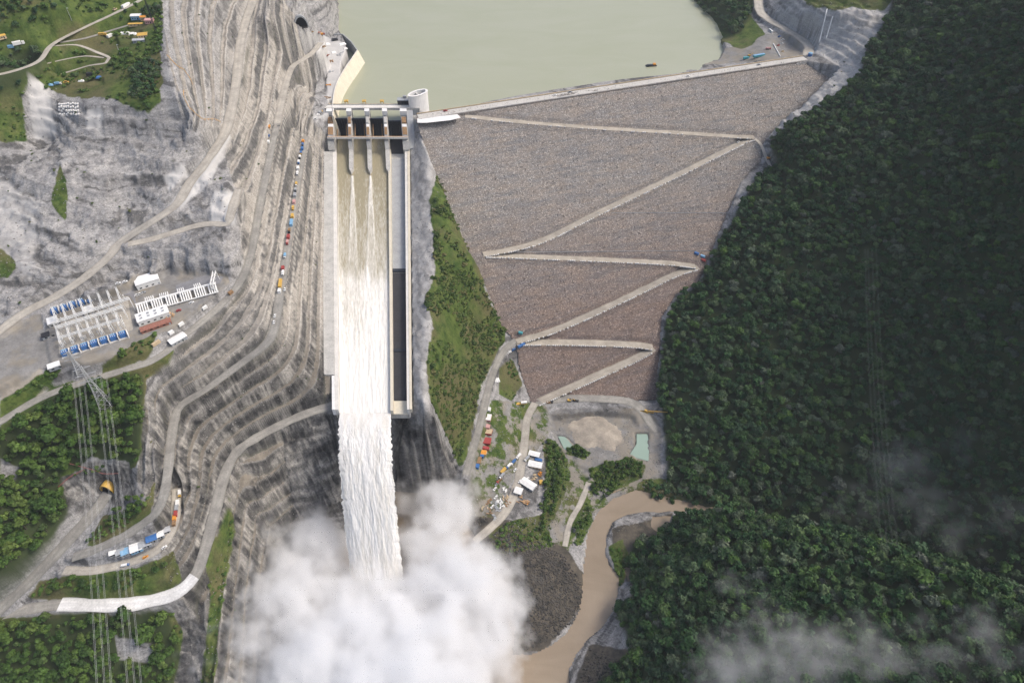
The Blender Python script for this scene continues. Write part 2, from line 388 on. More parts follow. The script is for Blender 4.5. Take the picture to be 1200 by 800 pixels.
for (x0, z0, poly) in (('a', 6.5, [(652,508),(664,512),(676,525),(672,530),(660,524)]), ('b', 4.0, [(744,506),(760,506),(758,538),(736,532),(744,520)])):
    m = blur(inpoly(poly, U, V), 1); Z = Z * (1 - m) + m * (z0 - 1.5)
# reservoir side drop behind the crest, keep the bed below water
RES = [(404,134),(396,40),(392,-80),(800,-80),(806,0),(838,28),(848,60),(842,68),(775,77),(752,84),(600,108),(500,124)]
# dam
damm = inpoly(DAMPOLY, U, V)
def world_poly(pl): return [P(*p)[:2] if len(p) == 3 else p[:2] for p in pl]
def catmull(pts, step=4.0):
    p = [np.array(a, float) for a in pts]; p = [2 * p[0] - p[1]] + p + [2 * p[-1] - p[-2]]
    out = []
    for i in range(1, len(p) - 2):
        n = max(1, int(np.linalg.norm(p[i + 1] - p[i]) / step))
        for k in range(n):
            t = k / n
            out.append(0.5 * ((2 * p[i]) + (-p[i - 1] + p[i + 1]) * t + (2 * p[i - 1] - 5 * p[i] + 4 * p[i + 1] - p[i + 2]) * t * t + (-p[i - 1] + 3 * p[i] - 3 * p[i + 1] + p[i + 2]) * t ** 3))
    out.append(p[-2]); return np.array(out)
def dist_poly(pts, pad):
    """distance to a 3d polyline and its height, for the grid near it"""
    D = np.full(X.shape, 1e9); H = np.zeros(X.shape)
    for a, b in zip(pts[:-1], pts[1:]):
        i0 = np.searchsorted(GX, min(a[0], b[0]) - pad); i1 = np.searchsorted(GX, max(a[0], b[0]) + pad)
        j0 = np.searchsorted(GY, min(a[1], b[1]) - pad); j1 = np.searchsorted(GY, max(a[1], b[1]) + pad)
        if i0 >= i1 or j0 >= j1: continue
        x = X[j0:j1, i0:i1]; y = Y[j0:j1, i0:i1]; e = b[:2] - a[:2]; l2 = max(e @ e, 1e-6)
        t = np.clip(((x - a[0]) * e[0] + (y - a[1]) * e[1]) / l2, 0, 1)
        d = np.hypot(x - a[0] - t * e[0], y - a[1] - t * e[1]); m = d < D[j0:j1, i0:i1]
        D[j0:j1, i0:i1][m] = d[m]; H[j0:j1, i0:i1][m] = (a[2] + t * (b[2] - a[2]))[m]
    return D, H
RW = {}
roadm = np.zeros(X.shape)
for k, (pts, w, m) in ROADS.items():
    c = catmull([P(*p) for p in pts], 5.0); RW[k] = (c, w, m)
    D, H = dist_poly(c, w)
    f = np.clip((w / 2 + 3.4 - D) / 2.4, 0, 1); f = f * f * (3 - 2 * f)
    Z = Z * (1 - f) + (H - 0.25) * f; roadm = np.maximum(roadm, f)
# dam surface with its ramps
ZD = zdam_xy(X, Y) + 0.25 * fbm(X / 4, Y / 4, 61, 3) + 0.5 * fbm(X / 40, Y / 40, 63, 2)
for k, (pts, w) in RAMPS.items():
    c = catmull([PD(*p) for p in pts], 5.0); RW[k] = (c, w, 'ramp_road')
    D, H = dist_poly(c, w)
    f = np.clip((w / 2 + 2.6 - D) / 2.0, 0, 1); ZD = ZD * (1 - f) + (H - 0.25) * f
for k in ('toe', 'left_base', 'camp_main', 'groin'):
    c, w, m = RW[k]; D, H = dist_poly(c, w); f = np.clip((w / 2 + 2.6 - D) / 2.0, 0, 1); ZD = ZD * (1 - f) + (H - 0.25) * f
sd_ = (X - CL[0]) * _cn[0] + (Y - CL[1]) * _cn[1]
inner = blur(damm, 5) ** 2
Z = np.where(damm, np.minimum(Z, ZD * 1.0 + 0.3) * (1 - inner) + (ZD - 3.0) * inner, Z)
# upstream shell of the dam
cl_t = (X - CL[0]) * _cd[0] + (Y - CL[1]) * _cd[1]
ups = (sd_ < -9) & (sd_ > -90) & (cl_t > 8) & (cl_t < _cl * 0.78)
Z = np.where(ups, np.minimum(np.maximum(Z, 219 + (sd_ + 9) / 1.6), 219.0), Z)
crestm = (sd_ <= 8) & (sd_ >= -9) & (cl_t > 0) & (cl_t < _cl)
Z = np.where(crestm, np.minimum(Z, 218.0), Z)
# chute trench, gate pit, lip drop
ss = (CTL[1] - Y) / (CTL[1] - CBL[1])
xl = CTL[0] + (CBL[0] - CTL[0]) * ss; xr = CTR[0] + (CBR[0] - CTR[0]) * ss
tt = (X - xl) / (xr - xl)
inch = (ss > -0.19) & (ss < 1.0) & (X > xl - 3) & (X < xr + 3)
Z = np.where(inch, np.minimum(Z, 182 - 54 * np.maximum(ss, 0) - 6), Z)
inl = (ss >= 1.0) & (ss < 1.5) & (X > xl - 2) & (X < xr - 22)
Z = np.where(inl, np.minimum(Z, np.maximum(124 - (ss - 1.0) * 1000, -5)), Z)
RU, RV = proj(X, Y, 0.0)
RIVER = [(745,574),(775,580),(800,588),(835,594),(880,604),(880,612),(835,602),(800,600),(765,599),(735,602),(718,612),(710,628),(709,645),(713,662),(724,674),(725,692),(719,716),(706,735),(688,748),(674,768),(667,785),(664,880),(560,880),(560,775),(600,766),(622,768),(645,757),(664,741),(679,716),(682,690),(684,660),(689,625),(699,602),(718,584)]
POOL = [(352,655),(400,640),(460,575),(530,580),(545,610),(598,690),(605,730),(600,766),(560,775),(560,880),(352,880),(346,700)]
rivm = inpoly(RIVER, RU + WU * 0.6, RV + WV * 0.6); poolm = inpoly(POOL, RU, RV)
nearr = blur(rivm | poolm, 14)
Z = np.where((nearr > 0.01) & ~rivm & ~poolm, np.maximum(Z, 0.5 + 5 * (0.5 - np.minimum(nearr, 0.5))), Z)
Z = np.where(rivm | poolm, np.minimum(Z, -2.0), Z)
RU, RV = proj(X, Y, 202.0)
resm = inpoly([(398,138),(398,120),(403,104),(411,90),(421,78),(428,71),(424,58),(418,54),(398,40),(392,-80),(380,-330),(760,-330),(800,-80),(806,0),(838,28),(848,60),(842,70),(775,79),(752,86),(600,110),(500,124),(482,138)], RU, RV)
Z = np.where(resm, np.minimum(Z, 192), Z)
GW = [P(u_, v_, 219.5) for u_, v_ in ((390,141),(390,122),(392,108),(396,96),(404,82),(413,69),(419,60))]
gwm = inpoly([p_[:2] for p_ in GW] + [(GW[-1][0] + 60, GW[-1][1]), (-125, 900), (-125, 832)], X, Y)
Z = np.where(gwm, np.minimum(Z, 192), Z)

def ground(x, y):
    return bilin(GX, GY, Z, x, y)
def hit(u, v):
    """first point of the ground seen through a photo pixel"""
    d = (v - 400) / 800.0; r = np.array([(u - 600) / 800.0, S2 * (1 - d), -S2 * (1 + d)])
    t = np.arange(250, 1900, 1.5)
    x = r[0] * t; y = r[1] * t; z = CAMZ + r[2] * t
    g = np.where(damm_at(x, y), bilin(GX, GY, ZD, x, y), ground(x, y))
    k = np.argmax(z < g)
    return (x[k], y[k], float(g[k]))
def damm_at(x, y):
    i = np.clip(np.searchsorted(GX, x), 0, len(GX) - 1); j = np.clip(np.searchsorted(GY, y), 0, len(GY) - 1)
    return damm[j, i]
U, V = proj(X, Y, Z)

strata = np.where(cutm > 0.5, strata, rst + 0.35 * fbm(X / 5, Y / 5, 317, 4))
clf = blur(inpoly(CLIFF, U, V) | inpoly(NOOK, U, V), 2) * (cutm < 0.5)
strata = strata * (1 - clf) + clf * (fbm((Z + 3 * fbm(X / 20, Y / 20, 471, 2)) / 5.0, X / 30, 473, 3) * 0.9 - 0.05)
lip_line = np.clip(1 - np.abs(rfr - 0.30) / 0.09, 0, 1)
# ------------------------------------------------------------------ materials
class NT:
    def __init__(s, name):
        s.m = bpy.data.materials.new(name); s.m.use_nodes = True; s.t = s.m.node_tree; s.n = s.t.nodes
        s.b = s.n['Principled BSDF']; s.out = s.n['Material Output']; s.tc = s.n.new('ShaderNodeTexCoord')
        s.b.inputs['Roughness'].default_value = 0.9; s.b.inputs['Specular IOR Level'].default_value = 0.25
    def link(s, a, b): s.t.links.new(a, b)
    def put(s, v, sock):
        if isinstance(v, bpy.types.NodeSocket): s.link(v, sock)
        elif isinstance(v, (tuple, list)): sock.default_value = (*v, 1) if len(v) == 3 and sock.type == 'RGBA' else v
        else: sock.default_value = v
    def pos(s, sc=(1, 1, 1), rot=(0, 0, 0), gen='Object', off=(0, 0, 0)):
        m = s.n.new('ShaderNodeMapping'); m.inputs['Scale'].default_value = sc; m.inputs['Rotation'].default_value = rot; m.inputs['Location'].default_value = off
        s.link(s.tc.outputs[gen], m.inputs[0]); return m.outputs[0]
    def noise(s, vec, scale, detail=4, rough=0.6, dist=0.0):
        n = s.n.new('ShaderNodeTexNoise'); s.link(vec, n.inputs['Vector']); n.inputs['Scale'].default_value = scale
        n.inputs['Detail'].default_value = detail; n.inputs['Roughness'].default_value = rough; n.inputs['Distortion'].default_value = dist; return n.outputs['Fac']
    def voro(s, vec, scale, out='Color', feat='F1'):
        n = s.n.new('ShaderNodeTexVoronoi'); n.feature = feat; s.link(vec, n.inputs['Vector']); n.inputs['Scale'].default_value = scale; return n.outputs[out]
    def ramp(s, f, stops):
        n = s.n.new('ShaderNodeValToRGB'); s.link(f, n.inputs[0]); e = n.color_ramp.elements
        while len(e) < len(stops): e.new(0.5)
        for k, (p, c) in enumerate(stops):
            e[k].position = p; e[k].color = (c, c, c, 1) if isinstance(c, (int, float)) else (*c, 1)
        return n.outputs[0]
    def mix(s, f, a, b, mode='MIX'):
        n = s.n.new('ShaderNodeMix'); n.data_type = 'RGBA'; n.blend_type = mode
        s.put(f, n.inputs[0]); s.put(a, n.inputs[6]); s.put(b, n.inputs[7]); return n.outputs[2]
    def math(s, op, a, b=0.0, clamp=False):
        n = s.n.new('ShaderNodeMath'); n.operation = op; n.use_clamp = clamp; s.put(a, n.inputs[0]); s.put(b, n.inputs[1]); return n.outputs[0]
    def attr(s, name, ch=None):
        n = s.n.new('ShaderNodeAttribute'); n.attribute_name = name
        if ch is None: return n.outputs['Color']
        if ch == 'f': return n.outputs['Fac']
        if ch == 3: return n.outputs['Alpha']
        q = s.n.new('ShaderNodeSeparateColor'); s.link(n.outputs['Color'], q.inputs[0]); return q.outputs[ch]
    def bump(s, h, strength=0.5, dist=1.0):
        n = s.n.new('ShaderNodeBump'); n.inputs['Strength'].default_value = strength; n.inputs['Distance'].default_value = dist
        s.link(h, n.inputs['Height']); s.link(n.outputs[0], s.b.inputs['Normal'])
    def col(s, c): s.put(c, s.b.inputs['Base Color']); return s.m
MAT = {}
def plain(name, c, rough=0.6, metal=0.0, var=0.25, sc=0.6):
    """paint or sheet with a little wear"""
    if name in MAT: return MAT[name]
    t = NT(name); v = t.pos()
    n = t.noise(v, sc, 5); k = t.ramp(n, [(0.3, 1 - var), (0.7, 1 + var * 0.4)])
    t.col(t.mix(1.0, c, k, 'MULTIPLY')); t.b.inputs['Roughness'].default_value = rough; t.b.inputs['Metallic'].default_value = metal
    MAT[name] = t.m; return t.m
def concrete(name, c, dark=0.55, streak=(1, 1, 0.15)):
    t = NT(name); a = t.noise(t.pos(), 0.12, 6, 0.65); b = t.noise(t.pos(streak), 0.7, 5, 0.6)
    k = t.mix(0.5, t.ramp(a, [(0.3, dark), (0.6, 1.0)]), t.ramp(b, [(0.3, dark), (0.55, 1.05)]))
    t.col(t.mix(1.0, c, k, 'MULTIPLY')); t.bump(a, 0.2, 0.3); MAT[name] = t.m; return t.m
concrete('concrete', (0.50, 0.49, 0.46)); concrete('pale_concrete', (0.66, 0.64, 0.60), 0.72); concrete('grey_concrete', (0.36, 0.37, 0.38), 0.7)
concrete('beige_concrete', (0.62, 0.57, 0.46), 0.78, (1, 1, 0.1)); concrete('wet_concrete', (0.045, 0.045, 0.05), 0.6); concrete('white_concrete', (0.75, 0.74, 0.72), 0.8)
concrete('dam_crest', (0.52, 0.50, 0.46), 0.75)

def terrain_material():
    t = NT('terrain_ground'); p = t.pos()
    big = t.noise(p, 0.018, 5, 0.6); mid = t.noise(p, 0.09, 6, 0.7); fine = t.noise(p, 0.5, 7, 0.8)
    tall = t.noise(t.pos((1, 1, 0.18)), 0.22, 5, 0.7); bed = t.noise(t.pos((0.35, 0.35, 2.2), (0.35, 0.2, 0.5)), 0.12, 5, 0.7, 1.2)
    cr = t.voro(t.mix(0.12, p, t.noise(p, 0.1, 3), 'ADD'), 0.16, 'Distance', 'DISTANCE_TO_EDGE')
    cr2 = t.voro(t.mix(0.2, t.pos((1, 1, 2.2)), t.noise(p, 0.3, 3), 'ADD'), 0.40, 'Distance', 'DISTANCE_TO_EDGE')
    crack = t.mix(0.5, t.ramp(cr, [(0.0, 0.35), (0.07, 1.0)]), t.ramp(cr2, [(0.0, 0.3), (0.10, 1.0)]))
    # rock: grey faces with warm and dark patches, dark joints and seepage
    rock = t.mix(t.ramp(mid, [(0.34, 0), (0.62, 1)]), (0.20, 0.198, 0.20), (0.345, 0.338, 0.33))
    rock = t.mix(t.ramp(bed, [(0.46, 0), (0.60, 0.6)]), rock, (0.42, 0.41, 0.395))
    stk = t.attr('streak', 'f')
    tan = t.mix(t.ramp(t.attr('strata', 'f'), [(0.36, 0), (0.62, 1)]), (0.115, 0.112, 0.108), (0.43, 0.40, 0.355))
    tan = t.mix(1.0, tan, t.ramp(stk, [(0.2, 0.8), (0.6, 1.05)]), 'MULTIPLY')
    tan = t.mix(t.ramp(mid, [(0.45, 0.0), (0.65, 0.5)]), tan, (0.33, 0.315, 0.29))
    rock = t.mix(0.8, rock, t.ramp(t.attr('strata', 'f'), [(0.24, 0.30), (0.42, 0.92), (0.62, 1.12)]), 'MULTIPLY')
    rock = t.mix(t.attr('cover', 3), rock, tan)
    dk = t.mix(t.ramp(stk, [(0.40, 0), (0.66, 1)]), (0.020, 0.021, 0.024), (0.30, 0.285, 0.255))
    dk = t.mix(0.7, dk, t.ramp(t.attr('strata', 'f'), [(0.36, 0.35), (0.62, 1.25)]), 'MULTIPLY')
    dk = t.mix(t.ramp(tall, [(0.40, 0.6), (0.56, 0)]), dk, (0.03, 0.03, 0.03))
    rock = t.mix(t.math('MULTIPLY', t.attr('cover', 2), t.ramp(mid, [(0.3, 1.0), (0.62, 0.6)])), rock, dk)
    rock = t.mix(1.0, rock, t.ramp(fine, [(0.25, 0.45), (0.62, 1.12)]), 'MULTIPLY')
    rock = t.mix(0.6, rock, crack, 'MULTIPLY')
    # loose ground on flats
    dirt = t.mix(t.ramp(mid, [(0.35, 0), (0.65, 1)]), (0.26, 0.235, 0.20), (0.42, 0.385, 0.33))
    dirt = t.mix(t.ramp(fine, [(0.3, 0.5), (0.6, 0)]), dirt, (0.16, 0.15, 0.14))
    grey = t.mix(t.ramp(mid, [(0.3, 0), (0.7, 1)]), (0.165, 0.16, 0.152), (0.30, 0.292, 0.28))
    grey = t.mix(t.ramp(fine, [(0.3, 0.6), (0.55, 0)]), grey, (0.13, 0.13, 0.13))
    brown = t.mix(t.ramp(mid, [(0.35, 0), (0.62, 1)]), (0.045, 0.043, 0.038), (0.125, 0.108, 0.085))
    grass = t.mix(t.ramp(mid, [(0.38, 0), (0.60, 1)]), (0.036, 0.068, 0.015), (0.096, 0.130, 0.032))
    grass = t.mix(t.ramp(big, [(0.46, 0), (0.60, 0.75)]), grass, (0.125, 0.108, 0.055))
    grass = t.mix(1.0, grass, t.ramp(fine, [(0.3, 0.55), (0.65, 1.25)]), 'MULTIPLY')
    floor = t.mix(mid, (0.026, 0.044, 0.018), (0.058, 0.072, 0.030))
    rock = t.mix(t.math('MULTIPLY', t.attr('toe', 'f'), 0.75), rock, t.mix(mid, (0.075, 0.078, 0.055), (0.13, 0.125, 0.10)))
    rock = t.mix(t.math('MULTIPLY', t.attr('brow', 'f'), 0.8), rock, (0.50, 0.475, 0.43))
    def w(ch, nm='cover'):     # ragged edge of a cover
        return t.math('MULTIPLY', t.math('SUBTRACT', t.math('ADD', t.attr(nm, ch), t.math('MULTIPLY', t.math('SUBTRACT', fine, 0.5), 0.9)), 0.32), 2.8, True)
    c = t.mix(w(1), rock, t.mix(t.attr('cover', 2), dirt, t.mix(1.0, dirt, (0.62, 0.60, 0.56), 'MULTIPLY')))
    patchy = t.mix(t.ramp(t.noise(p, 0.035, 5, 0.65), [(0.44, 0), (0.56, 0.85)]), grey, t.mix(mid, (0.17, 0.15, 0.12), (0.33, 0.30, 0.25)))
    patchy = t.mix(t.math('MULTIPLY', t.attr('cover2', 3), t.ramp(t.noise(p, 0.06, 6, 0.7), [(0.47, 0), (0.53, 1)])), patchy, grass)
    c = t.mix(w(0, 'cover2'), c, patchy)
    c = t.mix(w(1, 'cover2'), c, brown)
    c = t.mix(t.attr('pale', 'f'), c, t.mix(mid, (0.42, 0.41, 0.40), (0.62, 0.61, 0.59)))
    c = t.mix(w(0), c, grass)
    c = t.mix(t.attr('cover2', 2), c, floor)
    t.bump(t.mix(0.5, fine, mid), 0.4, 1.0)
    t.b.inputs['Specular IOR Level'].default_value = 0.12
    return t.col(c)
MAT['terrain_ground'] = terrain_material()
def dam_material():
    t = NT('dam_rockfill'); p = t.pos()
    rk = t.voro(p, 1.05, 'Color'); q = t.n.new('ShaderNodeSeparateColor'); t.link(rk, q.inputs[0])
    e = t.voro(p, 1.05, 'Distance', 'DISTANCE_TO_EDGE'); lay = t.noise(t.pos((0.018, 0.018, 0.30)), 1.0, 6, 0.75); mid = t.noise(p, 0.05, 5, 0.65)
    c = t.mix(q.outputs[0], (0.175, 0.162, 0.152), (0.290, 0.272, 0.255))
    c = t.mix(t.ramp(q.outputs[1], [(0.80, 0), (0.95, 1)]), c, (0.46, 0.44, 0.41))
    warm = t.mix(0.5, lay, mid)
    c = t.mix(t.ramp(warm, [(0.42, 0.0), (0.60, 0.5)]), c, t.mix(1.0, c, (1.10, 0.95, 0.80), 'MULTIPLY'))
    c = t.mix(t.ramp(lay, [(0.38, 0.9), (0.54, 0.0)]), c, t.mix(1.0, c, (0.74, 0.77, 0.82), 'MULTIPLY'))
    c = t.mix(t.attr('low', 'f'), c, t.mix(1.0, c, (0.80, 0.68, 0.64), 'MULTIPLY'))
    c = t.mix(1.0, c, t.ramp(e, [(0.0, 0.72), (0.14, 1.0)]), 'MULTIPLY')
    t.bump(e, 0.4, 0.7)
    return t.col(c)
MAT['dam_rockfill'] = dam_material()
def road_material(name, a, b):
    t = NT(name); p = t.pos(); m = t.noise(p, 0.08, 5, 0.65); f = t.noise(p, 0.7, 4, 0.7)
    c = t.mix(t.ramp(m, [(0.35, 0), (0.65, 1)]), a, b)
    c = t.mix(1.0, c, t.ramp(f, [(0.3, 0.82), (0.65, 1.08)]), 'MULTIPLY'); ac = t.math('ABSOLUTE', t.attr('across', 'f')); trk = t.math('ABSOLUTE', t.math('SUBTRACT', ac, 0.2)); wr = t.math('MULTIPLY', t.ramp(trk, [(0.03, 1), (0.10, 0)]), t.ramp(m, [(0.3, 0.15), (0.6, 0.8)]))
    c = t.mix(t.math('MULTIPLY', wr, 0.5), c, t.mix(1.0, c, (1.28, 1.27, 1.25), 'MULTIPLY')); c = t.mix(t.ramp(t.math('ADD', ac, t.math('MULTIPLY', t.math('SUBTRACT', m, 0.5), 0.25)), [(0.38, 0), (0.47, 0.55)]), c, t.mix(1.0, c, (0.66, 0.66, 0.64), 'MULTIPLY'))
    t.col(c); t.bump(f, 0.3, 0.3); MAT[name] = t.m
road_material('gravel_road', (0.23, 0.22, 0.20), (0.345, 0.33, 0.295)); road_material('dust_path', (0.33, 0.305, 0.265), (0.47, 0.435, 0.375)); road_material('ramp_road', (0.30, 0.27, 0.225), (0.42, 0.38, 0.32))
road_material('white_slab', (0.58, 0.57, 0.55), (0.74, 0.73, 0.71)); road_material('mound', (0.27, 0.24, 0.20), (0.43, 0.375, 0.305)); road_material('asphalt', (0.19, 0.19, 0.20), (0.26, 0.26, 0.27))
def water_material(name, c, rough, bs, bsc, detail=4, stretch=(1, 1, 1), c2=None, spec=0.5):
    t = NT(name); n = t.noise(t.pos(stretch), bsc, detail, 0.6); big = t.noise(t.pos((1, 2.2, 1), (0, 0, 0.6)), 0.007, 5, 0.6, 1.5)
    t.col(t.mix(t.ramp(big, [(0.35, 0), (0.65, 1)]), c, c2 or tuple(x * 0.9 for x in c))); t.b.inputs['Roughness'].default_value = rough
    t.b.inputs['Specular IOR Level'].default_value = spec; t.bump(n, bs, 0.4); MAT[name] = t.m
water_material('reservoir_water', (0.320, 0.328, 0.215), 0.30, 0.12, 0.22, c2=(0.345, 0.350, 0.245), spec=0.6)
water_material('river_water', (0.235, 0.185, 0.13), 0.42, 0.5, 0.12, 5, (1.4, 0.5, 1), (0.30, 0.24, 0.175), 0.3)
water_material('pond_water', (0.30, 0.40, 0.33), 0.25, 0.1, 0.6); water_material('pool_water', (0.30, 0.30, 0.27), 0.4, 0.5, 0.1)
def foam_material(name, tan, white):
    """falling water: brown sheet turning to white foam along the attribute 'foam'"""
    t = NT(name); a = t.attr('flow'); st = t.noise(a, 1.0, 6, 0.7); st2 = t.noise(a, 3.1, 4, 0.7)
    f = t.attr('foam', 'f'); k = t.math('ADD', f, t.math('MULTIPLY', t.math('SUBTRACT', t.math('ADD', t.math('MULTIPLY', st, 0.6), t.math('MULTIPLY', st2, 0.4)), 0.5), 1.9))
    c = t.mix(t.ramp(k, [(0.1, 0), (0.9, 1)]), tan, white)
    c = t.mix(1.0, c, t.ramp(st2, [(0.3, 0.86), (0.6, 1.02)]), 'MULTIPLY')
    t.b.inputs['Roughness'].default_value = 0.8; t.bump(t.mix(0.5, st, st2), 0.22, 0.7)
    MAT[name] = t.col(c)
    if name == 'jet_foam':      # aerated water lets daylight through
        tl = t.n.new('ShaderNodeBsdfTranslucent'); t.link(c, tl.inputs[0]); mx = t.n.new('ShaderNodeMixShader'); mx.inputs[0].default_value = 0.22
        t.link(t.b.outputs[0], mx.inputs[1]); t.link(tl.outputs[0], mx.inputs[2]); t.link(mx.outputs[0], t.out.inputs['Surface'])
foam_material('chute_foam', (0.30, 0.265, 0.175), (0.78, 0.76, 0.71)); foam_material('jet_foam', (0.74, 0.71, 0.64), (0.93, 0.92, 0.89))
def leaf_material(name, stops, rough=0.7):
    t = NT(name); oi = t.n.new('ShaderNodeObjectInfo'); rnd = oi.outputs['Random']
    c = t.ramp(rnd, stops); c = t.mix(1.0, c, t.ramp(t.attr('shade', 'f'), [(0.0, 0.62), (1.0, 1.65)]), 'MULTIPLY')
    t.b.inputs['Roughness'].default_value = rough; t.b.inputs['Specular IOR Level'].default_value = 0.2; MAT[name] = t.col(c)
leaf_material('forest_leaves', [(0, (0.021, 0.057, 0.022)), (0.2, (0.030, 0.073, 0.022)), (0.4, (0.042, 0.084, 0.022)), (0.58, (0.030, 0.065, 0.030)), (0.72, (0.067, 0.100, 0.048)), (0.84, (0.056, 0.114, 0.022)), (0.93, (0.092, 0.106, 0.084)), (1.0, (0.075, 0.143, 0.026))])
leaf_material('bright_leaves', [(0, (0.032, 0.066, 0.016)), (0.3, (0.050, 0.098, 0.020)), (0.6, (0.070, 0.122, 0.024)), (0.85, (0.092, 0.136, 0.030)), (1.0, (0.052, 0.088, 0.030))])
leaf_material('scrub_leaves', [(0, (0.035, 0.062, 0.016)), (0.4, (0.055, 0.092, 0.020)), (0.7, (0.085, 0.118, 0.028)), (1.0, (0.12, 0.115, 0.045))])
plain('bark', (0.10, 0.085, 0.065), 0.9)
plain('white_paint', (0.78, 0.78, 0.76), 0.5, 0, 0.15); plain('blue_paint', (0.055, 0.155, 0.38), 0.5); plain('yellow_paint', (0.62, 0.39, 0.09), 0.5); plain('red_paint', (0.36, 0.065, 0.06), 0.5)
plain('orange_paint', (0.70, 0.30, 0.05), 0.5); plain('dark_steel', (0.022, 0.027, 0.038), 0.5); plain('galvanised_steel', (0.52, 0.53, 0.54), 0.5, 0.2); plain('rusty_steel', (0.30, 0.185, 0.095), 0.8, 0, 0.4)
plain('gate_navy', (0.010, 0.014, 0.028), 0.5); plain('tyre_rubber', (0.02, 0.02, 0.02), 0.9); plain('glass_dark', (0.02, 0.028, 0.035), 0.15); plain('brick_red', (0.33, 0.15, 0.11), 0.85, 0, 0.4); plain('grey_sheet', (0.36, 0.38, 0.40), 0.5); plain('light_blue_paint', (0.22, 0.42, 0.62), 0.5)
plain('teal_paint', (0.08, 0.34, 0.38), 0.5); plain('timber', (0.46, 0.30, 0.17), 0.85, 0, 0.4); plain('pink_sheet', (0.58, 0.33, 0.31), 0.6); plain('black_sheet', (0.03, 0.03, 0.035), 0.6); plain('tan_sheet', (0.55, 0.43, 0.28), 0.7); plain('green_paint', (0.10, 0.26, 0.12), 0.6)
plain('portal_shadow', (0.012, 0.012, 0.014), 0.95); plain('line_wire', (0.46, 0.47, 0.46), 0.5); plain('dull_wire', (0.13, 0.15, 0.14), 0.6); plain('fence_pink', (0.36, 0.14, 0.12), 0.7); plain('orange_net', (0.62, 0.36, 0.12), 0.8)

# ------------------------------------------------------------------ mesh helpers
def link(o, parent=None):
    C.objects.link(o)
    if parent is not None: o.parent = parent
    return o
def mesh_np(name, verts, faces, mat, smooth=False, parent=None, attrs=None):
    """verts (n,3), faces (m,k) arrays -> one mesh object"""
    verts = np.asarray(verts, np.float32); faces = np.asarray(faces, np.int32)
    me = bpy.data.meshes.new(name); n, k = len(faces), faces.shape[1]
    me.vertices.add(len(verts)); me.vertices.foreach_set('co', verts.ravel())
    me.loops.add(n * k); me.loops.foreach_set('vertex_index', faces.ravel())
    me.polygons.add(n); me.polygons.foreach_set('loop_start', np.arange(0, n * k, k, dtype=np.int32))
    if smooth: me.polygons.foreach_set('use_smooth', np.ones(n, bool))
    for a, (ty, data) in (attrs or {}).items():
        at = me.attributes.new(a, ty, 'POINT'); at.data.foreach_set({'FLOAT': 'value', 'FLOAT_COLOR': 'color', 'FLOAT_VECTOR': 'vector', 'INT': 'value'}[ty], np.asarray(data).ravel())
    me.update(calc_edges=True); me.validate()
    if mat is not None: me.materials.append(MAT[mat] if isinstance(mat, str) else mat)
    return link(bpy.data.objects.new(name, me), parent)
